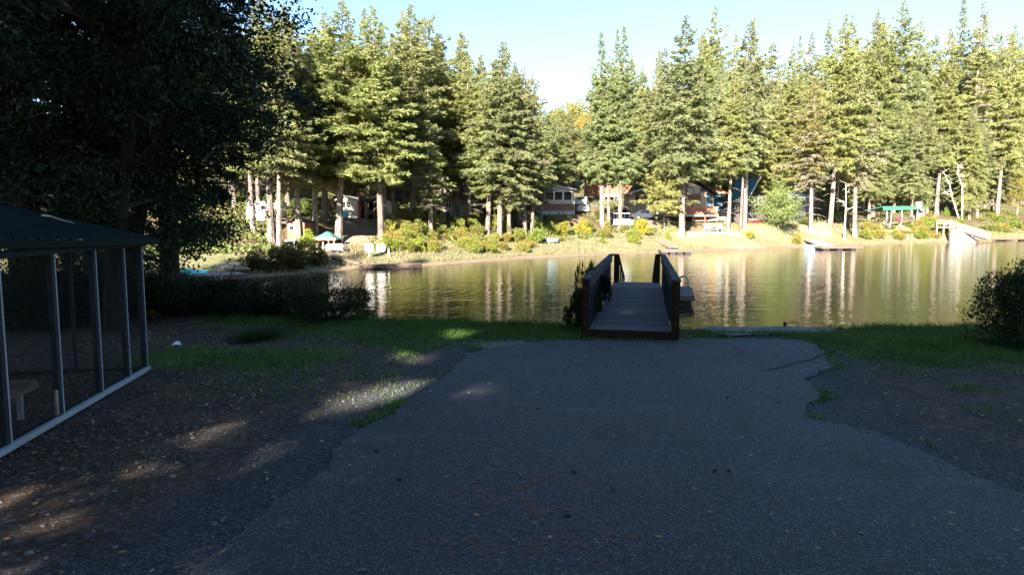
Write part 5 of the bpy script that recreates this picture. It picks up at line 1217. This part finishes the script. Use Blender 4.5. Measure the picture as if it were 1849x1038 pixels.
# ---- docks: planks on floats
def dock(px0, px1, py, depth, label, floats=(.2, .5, .8), name='floating_dock', skirt='dockd', boards=True, h=.42, skew=0.):
    a = gz(px0, py, WATER); b_ = gz(px1, py + skew, WATER); q = empty(name, tuple(a), label, 'dock', None)
    L = math.hypot(b_[0] - a[0], b_[1] - a[1]); q.rotation_euler = (0, 0, math.atan2(b_[1] - a[1], b_[0] - a[0]))
    n = max(6, int(L / .3)); w = L / n
    me = MB().box(.008, w - .008, 0, depth, 0, .05).mesh('plank', M['dock'])
    for i in range(n): link('plank', me, q, (i * w, 0, h))
    MB().box(0, L, -.05, -.004, h - .24, h + .04).lpart('fascia', M[skirt], q); MB().box(.02, L - .02, 0, depth - .02, h - .2, h - .004).lpart('frame', M['dockd'], q)
    for f in floats: MB().box(f * L - .35, f * L + .35, -.02, depth - .1, -.1, h - .2).lpart('float', M['float_black'], q)
    return q
def gang(pa, pb, w, label, name='gangplank', mat='dock'):
    pa = Vector(pa); pb = Vector(pb); q = empty(name, tuple(pb), label, 'gangplank'); d = (pb - pa); s = Vector((-d.y, d.x, 0)).normalized() * w / 2; n = max(5, int(d.length / .45))
    for i in range(n):
        p0 = pa.lerp(pb, i / n + .004); p1 = pa.lerp(pb, (i + 1) / n - .004); u = Vector((0, 0, .06))
        MB().hexa([tuple(v) for v in (p0 - s, p0 + s, p1 + s, p1 - s, p0 - s + u, p0 + s + u, p1 + s + u, p1 - s + u)]).part('plank', M[mat], q)
    for k in (-1, 1): MB().bar(pa + s * k + Vector((0, 0, -.06)), pb + s * k + Vector((0, 0, -.06)), .08, .16).part('beam', M['dockd'], q)
    return q
dock(648, 762, 486, 1.4, 'long low dock floating below the white sign boards', (.15, .45, .75, .93), skew=-1.2, h=.3)
gang(tuple(gd(586, 456, 57.)), (*gz(650, 484, WATER)[:2] + np.array([0, .6]), WATER + .36), 1.2, 'brown gangplank down to the dock below the white sign boards')
dock(1194, 1249, 458, 2.2, 'small plank dock on dark floats left of the beach chairs', (.12, .38, .62, .88))
gang(tuple(T(1190, 436) + np.array([0, 0, .15])), (*gz(1222, 455, WATER)[:2] + np.array([0, 1.2]), WATER + .48), 1.3, 'grey gangplank running from the grass to the small plank dock')
d_ = dock(1483, 1558, 451.5, 2.0, 'dock with white gangplank and blue end float on the right shore', (.12, .45, .78), skew=-.5)
gang(tuple(T(1462, 437) + np.array([0, 0, .3])), (*gz(1500, 450, WATER)[:2] + np.array([0, 1.2]), WATER + .48), 2.0, 'wide whitish gangplank behind the blue float', mat='white')
q = gz(1460, 450.5, WATER); BF = empty('blue_float', tuple(q), 'light blue plastic float moored at the end of the right shore dock', 'float')
xl = X(1482, q[1]) - q[0]; MB().box(0, xl, 0, 1.6, -.1, .55).lpart('hull', M['lblue'], BF, .08); MB().box(.1, xl - .1, .1, 1.5, .55, .62).lpart('deck', M['white'], BF)
dock(1762, 1900, 435, 2.4, 'dark dock at the foot of the white gangway, cut by the photo edge', (.16, .42, .7, .95), skew=-1.0)
dock(362, 447, 512, 2.6, 'shaded grey dock with metal ladder on the left inlet', (.1, .5, .9), skew=-4)
gang(tuple(gd(414, 478, 49.) ), (*gz(392, 505, WATER)[:2] + np.array([.6, 2.2]), WATER + .5), 1.5, 'weathered gangplank rising from the shaded left dock')
q = gz(390, 511, WATER); LD = empty('dock_ladder', (q[0], q[1] - .15, WATER), 'aluminium ladder hooked on the shaded left dock', 'ladder')
for xx in (0, .45): MB().tube([(xx, 0, -.4), (xx, 0, 1.0), (xx, .15, 1.15), (xx, .35, 1.1), (xx, .4, .5)], .03, 6).lpart('side_rail', M['alu'], LD)
for zz in (-.1, .2, .5): MB().bar((0, 0, zz), (.45, 0, zz), .05).lpart('rung', M['alu'], LD)

# ---- boats
def hull(name, loc, L, W, h, mat, label, cat, rz=0., flip=False, seat=True, group=None):
    q = empty(name, loc, label, cat, group, rz); n = 13; vs_ = []; fs = []
    for i in range(n):
        t = i / (n - 1) * 2 - 1; w = W / 2 * max(.03, (1 - abs(t) ** 2.6)); r = h * (.30 * abs(t) ** 3)
        for a, z in ((-1, h + r), (-.93, h * .45 + r * .7), (-.45, .03 + r * .6), (0, r * .6), (.45, .03 + r * .6), (.93, h * .45 + r * .7), (1, h + r)): vs_.append((t * L / 2, a * w, -(z) + h * 1.25 if flip else z))
    for i in range(n - 1):
        for j in range(6): fs.append((i * 7 + j, i * 7 + j + 1, (i + 1) * 7 + j + 1, (i + 1) * 7 + j))
    b = MB(); b.add(vs_, fs); o = b.lpart('hull', M[mat], q, smooth=True); o.modifiers.new('thickness', 'SOLIDIFY').thickness = .04
    g_ = MB()
    for s_ in (0, 6): g_.tube([(vs_[i * 7 + s_][0], vs_[i * 7 + s_][1], vs_[i * 7 + s_][2]) for i in range(n)], .035, 5, False)
    g_.lpart('gunwale', M['white'] if mat != 'white' else M['greyroof'], q)
    if seat and not flip:
        for t in (-.35, .25): MB().box(t * L - .12, t * L + .12, -W * .40, W * .40, h * .72, h * .78).lpart('seat', M['post_w'], q)
    else: MB().bar((-L * .42, 0, h * 1.25 if flip else .01), (L * .42, 0, h * 1.25 if flip else .01), .05, .05).lpart('keel', M['greyroof'], q)
    return q
p = T(997, 439); hull('rowing_boat', (p[0], p[1], p[2] + .05), 1.6, .95, .42, 'lblue', 'small pale blue dinghy drawn up on the grass below the beige cottage', 'boat', .15)
p = T(605, 456); hull('rowing_boat', (p[0], p[1], p[2] + .05), 1.6, .9, .5, 'white', 'white upturned dinghy beside the gangplank posts', 'boat', .1, True)
p = T(1370, 403); hull('canoe', (p[0], p[1], p[2] + .1), 3.2, .8, .42, 'redp', 'bright red canoe lying beside the round-crowned tree', 'canoe', .05)
p = T(1296, 403); hull('rowing_boat', (p[0], p[1], p[2] + .15), 3.0, 1.2, .5, 'white', 'pale upturned rowing boat behind the beach chairs', 'boat', .1, True)
p = T(1268, 402); hull('canoe', (p[0], p[1], p[2] + .1), 3.4, .8, .4, 'orange', 'orange-brown upturned canoe under the lodge deck edge', 'canoe', .05, True)
p = T(1291, 413); hull('kayak', (p[0], p[1], p[2] + .05), 2.4, .7, .42, 'yel', 'yellow upturned kayak between the white beach chairs', 'kayak', .05, True)
for (px, py, lab, rz) in ((338, 494, 'turquoise kayak, the left one on the shaded inlet bank', .5), (360, 493, 'turquoise kayak, the right one next to the shaded dock', .2)):
    q = gd(px, py, 46.5); hull('kayak', (q[0], 46.5, max(q[2] - .2, float(hz(q[0], 46.5)))), 1.1 if px < 350 else 1.2, .6, .3, 'turq', lab, 'kayak', rz, True, group='turquoise kayaks by the shaded dock')
q = gd(285, 456, 60.); hull('rowing_boat', (q[0], 60., q[2]), 2.6, 1.2, .6, 'lblue', 'pale blue upturned boat in the sun beyond the pavilion eave', 'boat', .1, True)
# ---- beach chairs and fire pit
def beach_chair(px, rz, lab):
    p = T(px, 418); q = empty('beach_chair', tuple(p), lab, 'chair', 'white beach chairs on the terrace', rz)
    MB().hexa([(-.27, -.35, .36), (.27, -.35, .36), (.27, .25, .24), (-.27, .25, .24), (-.27, -.35, .40), (.27, -.35, .40), (.27, .25, .28), (-.27, .25, .28)]).lpart('seat', M['white'], q)
    for k in range(5):
        a = -.25 + .125 * k; hh = 1.0 + .12 * (1 - abs(k - 2) / 2); MB().hexa([(a - .055, .2, .26), (a + .055, .2, .26), (a + .055, .24, .26), (a - .055, .24, .26), (a - .055, .52, hh), (a + .055, .52, hh), (a + .055, .56, hh), (a - .055, .56, hh)]).lpart('slat', M['white'], q)
    for s_ in (-1, 1):
        MB().box(s_ * .34 - .06, s_ * .34 + .06, -.4, .35, .56, .60).lpart('armrest', M['white'], q); MB().bar((s_ * .32, -.32, -.05), (s_ * .32, -.32, .56), .07).lpart('leg', M['white'], q); MB().bar((s_ * .30, .30, .56), (s_ * .30, .5, -.05), .07).lpart('leg', M['white'], q)
beach_chair(1278, .5, 'white slatted beach chair, the one nearer the lodge'); beach_chair(1300, -.4, 'white slatted beach chair close to the stout fir trunk')
p = T(1289, 418); FP = empty('fire_pit', tuple(p), 'round dark fire pit between the white beach chairs', 'fire pit')
MB().lathe((0, 0, 0), [(.42, -.05), (.42, .28), (.36, .30), (.34, .10)], 14).lpart('ring', M['card'], FP)
for k in range(9): MB().box(.36 * math.cos(k * .7) - .11, .36 * math.cos(k * .7) + .11, .36 * math.sin(k * .7) - .11, .36 * math.sin(k * .7) + .11, .28, .36).lpart('stone', M['stonew'], FP)
# ---- terrace wall of pale blocks
TWL = []; pa = T(1243, 428); pb = T(1335, 428); W_ = empty('terrace_wall', tuple(pa), 'low pale block wall holding the beach terrace', 'wall')
nbk = 26
for r_ in range(3):
    for i in range(nbk):
        t0 = (i + .5 * (r_ % 2)) / nbk; t1 = t0 + .95 / nbk; x0 = pa[0] + (pb[0] - pa[0]) * t0; x1 = pa[0] + (pb[0] - pa[0]) * t1; y0 = pa[1] + (pb[1] - pa[1]) * t0
        zb = min(pa[2], pb[2]) - .25 + .30 * r_; MB().box(x0, x1, y0 + .05 * r_ + rsx.uniform(0, .04), y0 + .5, zb, zb + .285).part('block', M['tanw'], W_)
# ---- sign boards, posts
for (px, lab) in ((667, 'white clipped-corner sign board, the one nearer the gangplank'), (688, 'white clipped-corner sign board, right of its twin')):
    p = T(px, 465 if px < 680 else 462); q = empty('sign_board', tuple(p), lab, 'sign', 'white sign boards at the shore'); z0 = Z(455, p[1]) - p[2]; z1 = Z(439.5, p[1]) - p[2]; hw = (X(px + 7.8, p[1]) - X(px - 7.8, p[1])) / 2; c_ = hw * .35
    MB().prism([(-hw + c_, z0), (hw - c_, z0), (hw, z0 + c_), (hw, z1 - c_), (hw - c_, z1), (-hw + c_, z1), (-hw, z1 - c_), (-hw, z0 + c_)], 1, -.04, 0).lpart('board', M['white'], q)
    MB().box(-.05, .05, .005, .10, -.4, z1 - .1).lpart('post', M['post_w'], q)
GP = 'pale stakes along the far shore'
for (px, py, h, lab) in ((573, 466, 1.1, 'thin white post left of the gangplank head'), (584, 462, 1.1, 'thin white post right of the gangplank head'), (702, 466, .8, 'short pale stake right of the white sign boards'), (1638, 432, .95, 'taller pale stake in the shallows below the boardwalk'), (1646, 432, .95, 'pale stake in the shallows, right of the taller one'), (1596, 408, 1.0, 'stubby pale post at the shelter end of the boardwalk'), (1500, 424, .5, 'small pale stake on the grass above the right dock')):
    p = T(px, py); q = empty('wooden_stake', tuple(p), lab, 'post', GP); b = MB(); b.hexa([(-.07, -.07, -.4), (.07, -.07, -.4), (.07, .07, -.4), (-.07, .07, -.4), (-.06, -.06, h), (.06, -.06, h), (.06, .06, h), (-.06, .06, h)]); b.lpart('stake', M['post_w'], q)
    MB().add([(-.06, -.06, h + .002), (.06, -.06, h + .002), (.06, .06, h + .002), (-.06, .06, h + .002), (0, 0, h + .07)], [(0, 1, 4), (1, 2, 4), (2, 3, 4), (3, 0, 4), (0, 3, 2, 1)]).lpart('point', M['post_w'], q)
# ---- fences
Y = 134.; Fq = base('board_fence', 1098, 351, Y, 'red-brown board fence at the top of the sunny drive', 'fence')
for i, px in enumerate(np.arange(1056, 1143, 2.3)): MB().box(X(px, Y), X(px + 2.0, Y), Y + (.03 if i % 2 else 0), Y + .06, Z(355, Y), Z(334 + rsx.uniform(0, 1.2), Y)).part('board', M['redw'], Fq)
for zz in (337.5, 347): MB().box(X(1056, Y), X(1143, Y), Y + .1, Y + .18, Z(zz, Y) - .08, Z(zz, Y) + .08).part('rail', M['redw'], Fq)
Y = 124.; Fq = base('rail_fence', 1106, 357, Y, 'pale post-and-rail fence along the sunny drive', 'fence')
for px in (1091, 1100, 1109, 1118): MB().box(X(px, Y) - .07, X(px, Y) + .07, Y, Y + .14, Z(361, Y), Z(349, Y)).part('post', M['post_w'], Fq)
for zz in (351, 355): MB().box(X(1090, Y), X(1119, Y), Y - .05, Y - .004, Z(zz, Y) - .06, Z(zz, Y) + .06).part('rail', M['post_w'], Fq)
Y = 101.; Fq = base('netting_fence', 1077, 382, Y, 'dark arched garden netting right of the white car', 'fence')
for k in range(15):
    px = 1064 + k * 1.9; topz = 362 + abs(k - 5) * 1.6; MB().box(X(px, Y), X(px, Y) + .03, Y, Y + .03, Z(388, Y), Z(topz, Y)).part('wire', M['net'], Fq)
MB().tube([(X(1064 + k * 1.9, Y), Y, Z(362 + abs(k - 5) * 1.6, Y)) for k in range(15)], .035, 5).part('top_hoop', M['net'], Fq)
for zz in (372, 378): MB().box(X(1064, Y), X(1091, Y), Y + .035, Y + .05, Z(zz, Y) - .02, Z(zz, Y) + .02).part('wire', M['net'], Fq)
p0 = T(516, 452); p1 = T(538, 450); Fq = empty('dock_railing', tuple(p0), 'low white railing at the foot of the left shore firs', 'railing')
p1[1] = p0[1]; p1[2] = p0[2]
for k in range(7): xx = p0[0] + (p1[0] - p0[0]) * k / 6; MB().box(xx - .03, xx + .03, p0[1], p0[1] + .06, p0[2] - .3, p0[2] + .75).part('baluster', M['white'], Fq)
MB().box(p0[0] - .05, p1[0] + .05, p0[1] - .02, p0[1] + .08, p0[2] + .755, p0[2] + .83).part('rail', M['white'], Fq)
# ---- vehicles
def wheels(q, xs_, y0, y1, r):
    for xx in xs_:
        for yy in (y0, y1):
            w_ = MB().lathe((xx, yy, r), [(r * .9, -.1), (r, -.06), (r, .06), (r * .9, .1)], 16, 1).lpart('wheel', M['tyre'], q); MB().lathe((xx, yy - .02 * (1 if yy == y0 else -1), r), [(r * .5, -.1), (r * .55, 0), (r * .5, .1)], 12, 1).lpart('rim', M['hub'], w_)
def car(name, loc, rz, prof, cabin, W, mat, label, cat, wx, r=.33, wins=()):
    q = empty(name, loc, label, cat, None, rz); MB().prism(prof, 1, -W / 2, W / 2).lpart('body', M[mat], q, .03)
    MB().prism(cabin, 1, -W / 2 + .12, W / 2 - .12).lpart('cabin', M[mat], q, .03)
    for (a, b_, c, d) in wins:
        for yy in (-W / 2 + .113, W / 2 - .113): MB().box(a, b_, yy - .008, yy + .008, c, d).lpart('window', M['glass'], q)
    xs0 = min(p_[0] for p_ in cabin); xs1 = max(p_[0] for p_ in cabin); zt = max(p_[1] for p_ in cabin)
    wheels(q, wx, -W / 2 + .08, W / 2 - .08, r)
    for yy in (-W * .34, W * .34):
        MB().box(prof[0][0] - .025, prof[0][0] - .002, yy - .16, yy + .16, .62, .78).lpart('tail_light', M['lamp_red'], q); MB().box(max(p_[0] for p_ in prof) + .002, max(p_[0] for p_ in prof) + .025, yy - .16, yy + .16, .60, .76).lpart('headlight', M['white'], q)
    return q
sedan = ([(-2.2, .35), (2.2, .35), (2.2, .75), (1.2, .92), (-1.5, .95), (-2.2, .85)], [(-1.7, .93), (.9, .93), (.35, 1.42), (-1.1, 1.42)])
p = T(1051, 374); c_ = car('parked_car', tuple(p + np.array([0, 0, .05])), 1.35, *sedan, 1.75, 'carw', 'white car parked nose-away right of the beige cottage', 'car', (-1.35, 1.35), wins=((-1.0, -.4, .98, 1.34), (-.3, .35, .98, 1.34)))
MB().hexa([(-1.62, -.62, .98), (-1.62, .62, .98), (-1.20, .55, 1.38), (-1.20, -.55, 1.38), (-1.66, -.62, 1.0), (-1.66, .62, 1.0), (-1.24, .55, 1.40), (-1.24, -.55, 1.40)]).lpart('rear_window', M['glass'], c_)
truck = ([(-2.6, .5), (2.6, .5), (2.6, 1.0), (1.5, 1.15), (-2.6, 1.15)], [(-.6, 1.13), (1.4, 1.13), (.9, 1.85), (-.55, 1.85)])
p = T(937, 371); car('pickup_truck', tuple(p + np.array([0, 0, .05])), -.5, *truck, 1.9, 'carb', 'pale blue pickup parked among the trunks left of the beige cottage', 'pickup', (-1.7, 1.7), .38, ((-.45, .1, 1.22, 1.74), (.2, .85, 1.22, 1.74)))
p = T(917, 368); car('parked_van', tuple(p + np.array([0, 0, .05])), -1.2, [(-2.2, .4), (2.2, .4), (2.2, 1.0), (-2.2, 1.0)], [(-2.1, .98), (1.6, .98), (1.0, 1.8), (-2.0, 1.8)], 1.8, 'carb', 'pale van half hidden behind the pickup and trunks', 'van', (-1.4, 1.4), .34, ((-1.8, -.8, 1.15, 1.65), (-.6, .6, 1.15, 1.65)))
p = T(932, 375); car('quad_bike', tuple(p + np.array([0, -1.5, .05])), .2, [(-.9, .4), (.9, .4), (.95, .75), (.3, .8), (-.9, .85)], [(-.5, .83), (.2, .83), (.1, 1.05), (-.4, 1.0)], 1.0, 'card', 'small dark quad vehicle below the pale pickup', 'quad bike', (-.6, .6), .30)
p = T(1125, 411); q = empty('utility_cart', tuple(p), 'white roofed utility cart among the shoreline shrubs', 'cart', None, .15)
MB().prism([(-1.2, .3), (1.2, .3), (1.25, .95), (.7, 1.1), (-1.2, 1.1)], 1, -.65, .65).lpart('body', M['carw'], q, .03); MB().box(-1.25, .75, -.72, .72, 1.85, 1.95).lpart('roof', M['white'], q, .02)
for xx in (-1.1, .0, .65):
    for yy in (-.62, .62): MB().bar((xx, yy, 1.1), (xx, yy, 1.85), .07).lpart('roof_post', M['card'], q)
MB().box(-.6, -.1, -.55, .55, 1.1, 1.35).lpart('seat', M['card'], q); wheels(q, (-.8, .8), -.58, .58, .3)
p = T(1138, 392); car('parked_car', tuple(p + np.array([0, 0, .05])), .1, *sedan, 1.75, 'carr', 'dark red car parked left of the lodge', 'car', (-1.35, 1.35), wins=((-1.0, -.4, .98, 1.34), (-.3, .35, .98, 1.34)))
p = T(1165, 398); car('parked_car', tuple(p + np.array([0, 0, .05])), .15, *sedan, 1.75, 'card', 'dark blue car in the shade under the lodge evergreen', 'car', (-1.35, 1.35), wins=((-1.0, -.4, .98, 1.34), (-.3, .35, .98, 1.34)))
p = T(1052, 381); q = empty('boat_cover', tuple(p), 'white covered load on the drive below the parked white car', 'cover'); MB().prism([(-.95, -.1), (.95, -.1), (.85, .75), (.3, 1.0), (-.5, .95), (-.9, .6)], 1, -.7, .7).lpart('cover', M['white'], q, .12); MB().box(-.9, .9, -.74, -.71, .0, .1).lpart('rope', M['greyroof'], q)

# ---------------------------------------------------------------- shrubs and rough growth along the far shore
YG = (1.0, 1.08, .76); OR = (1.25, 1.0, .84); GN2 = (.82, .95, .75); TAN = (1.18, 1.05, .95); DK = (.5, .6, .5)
def fshrub(px, py, k, w, h, c, label, group=None):
    p = T(px, py); plant('shrub', SHRUB[k], (p[0], p[1], p[2] - .1), (w / 2, w / 2 * rr.uniform(.8, 1.1), h), rr.uniform(0, 6.28), tuple(a * rr.uniform(.9, 1.1) for a in c), label, 'shrub', group)
fshrub(1207, 432, 0, 1.6, 1.15, YG, 'round green bush at the head of the small plank dock gangplank')
fshrub(1142, 432, 0, 3.2, 2.0, YG, 'large yellow-green bush in front of the white cart')
fshrub(1162, 424, 1, 3.0, 2.2, (1.5, 1.3, .7), 'yellow-green bush right of the white cart, tallest there')
fshrub(1095, 430, 2, 2.8, 1.7, GN2, 'green bush below the netting fence trunks')
fshrub(1055, 425, 0, 3.2, 2.2, (1.4, 1.4, .7), 'bright lime bush below the white car')
fshrub(1078, 396, 1, 2.6, 1.5, DK, 'dark bush right of the white covered load')
fshrub(1015, 428, 1, 3.4, 2.0, (1.3, 1.3, .7), 'lime bush right above the pale blue dinghy')
fshrub(990, 425, 2, 3.0, 1.9, YG, 'yellow-green bush below the brown skirt of the beige cottage')
fshrub(968, 437, 3, 2.6, 1.7, GN2, 'green bush left of the pale blue dinghy')
fshrub(1437, 440, 0, 2.8, 1.8, YG, 'round yellow-green bush left of the right dock gangplank')
fshrub(1352, 432, 1, 2.4, 1.2, (1.5, 1.3, .8), 'low bush at the right end of the terrace wall')
fshrub(1308, 398, 2, 2.6, 2.2, GN2, 'shrub beside the lodge deck and stout fir')
for (px, py, w, h, lab) in ((505, 490, 4.0, 2.0, 'dark shaded bush on the inlet bank, left of the gangplank'), (545, 486, 4.6, 2.4, 'largest dark shaded bush below the left shore firs'), (572, 480, 2.8, 1.9, 'shade-tinted bush touching the gangplank posts'), (470, 490, 3.6, 1.8, 'shade-tinted bush above the shaded left dock')):
    fshrub(px, py, rr.randrange(3), w, h, (.30, .29, .27), lab, 'shade-tinted bushes on the left inlet bank')  # shade of the inlet bank is put into the dark leaf tint
fshrub(560, 447, 0, 2.4, 1.6, (1.1, 1.3, .7), 'fresh green bush at the left corner of the tarp shelter')
CW = {YG: 'yellow-green', OR: 'orange-tinged', TAN: 'tan', GN2: 'green', DK: 'dark'}
def thicket(n, pxr, pyr, wr, hr, cs, tail, group):
    for i in range(n):
        px = rr.uniform(*rr.choice(pxr)); py = rr.uniform(*pyr); c = rr.choice(cs); h = rr.uniform(*hr); size = 'tall' if h > (hr[0] + hr[1]) / 2 else 'low'
        fshrub(px, py, rr.randrange(4), rr.uniform(*wr), h, c, where(px, size + ' ' + CW[c] + ' shrub', tail), group)
thicket(34, [(700, 965)], (430, 459), (1.6, 3.0), (.7, 1.4), [YG, OR, TAN, YG, TAN], 'near the water', 'front of the thicket along the middle shore')
thicket(30, [(700, 970)], (408, 432), (2.0, 3.6), (1.2, 2.3), [YG, TAN, GN2, YG, GN2], 'up the bank', 'back of the thicket along the middle shore')
thicket(16, [(690, 760)], (420, 455), (1.8, 3.0), (1.0, 1.8), [YG, OR, YG], 'by the signs', 'shrubs beside the sign boards')
thicket(30, [(1548, 1712)], (409, 433), (1.8, 3.6), (.8, 1.9), [YG, OR, TAN, TAN], 'on the bank', 'shrubs below the shelter')
thicket(34, [(1670, 1900)], (388, 420), (2.2, 4.4), (1.0, 2.6), [YG, OR, GN2, GN2], 'upslope', 'shrubs above the gangway')
thicket(24, [(960, 1180)], (400, 440), (1.4, 2.6), (.7, 1.5), [YG, GN2, TAN], 'in sun', 'shrubs on the sunny slope')
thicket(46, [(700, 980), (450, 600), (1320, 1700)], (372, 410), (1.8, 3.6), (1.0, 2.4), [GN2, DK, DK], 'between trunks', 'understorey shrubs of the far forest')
# low brush and ferns over the forest floor, dry grass by the water
n = 60000; rs = np.random.RandomState(5)
px = rs.uniform(200, 2000, n); dd = 9 + 75 * rs.rand(n) ** 1.2
x = (px - 924.5) / FPX * 100; 
for _ in range(3): yy = shore(x) + dd; x = (px - 924.5) / FPX * yy
dirt_free = np.ones(len(x), bool)
for a, bb, w in [((600, 446), (640, 425), 2.6), ((640, 425), (665, 400), 3.4), ((655, 400), (705, 398), 2.4)]: dirt_free &= seg_w(x, yy, T(*a), T(*bb), w) < .2
k = dirt_free & (fbm(x * .22, yy * .22, 3) > .47) & np.all([np.hypot(x - a, yy - b_) > r for a, b_, r, h in PADS], axis=0); x, yy = x[k], yy[k]; n = len(x)
C = np.stack([x, yy, hz(x, yy) + rs.uniform(0, .5, n) ** 1.5], 1); D = unit(np.stack([rs.normal(size=n), rs.normal(size=n), rs.uniform(.1, 1.2, n)], 1))
q = diamonds(C, D, rs.uniform(.25, .6, n), rs.uniform(.12, .3, n), rs, .5)
o = tag(link('undergrowth', tri_mesh('undergrowth', q, np.arange(len(q)).reshape(-1, 4), M['leaf'])), 'low brush and ferns between the far trunks', 'undergrowth', kind='stuff'); o.color = (.8, .85, .7, 1)
n = 70000; px = rs.uniform(420, 2000, n); dd = 2.2 + 10 * rs.rand(n) ** 1.3; x = (px - 924.5) / FPX * 90
for _ in range(3): yy = shore(x) + dd; x = (px - 924.5) / FPX * yy
k = (fbm(x * .5, yy * .5, 3) + rs.uniform(-.15, .15, n) > .47) & np.all([np.hypot(x - a, yy - b_) > r * .8 for a, b_, r, h in PADS], axis=0); x, yy = x[k], yy[k]; n = len(x)
C = np.stack([x, yy, hz(x, yy) - .02], 1); D = unit(np.stack([rs.normal(size=n) * .4, rs.normal(size=n) * .4, np.ones(n)], 1))
q = tufts(C, D, rs.uniform(.10, .42, n), rs.uniform(.04, .10, n), rs)
o = tag(link('shore_grass', tri_mesh('shore_grass', q, np.arange(len(q)).reshape(-1, 3), M['dry'])), 'dry yellow grass along the far waterline', 'grass', kind='stuff')
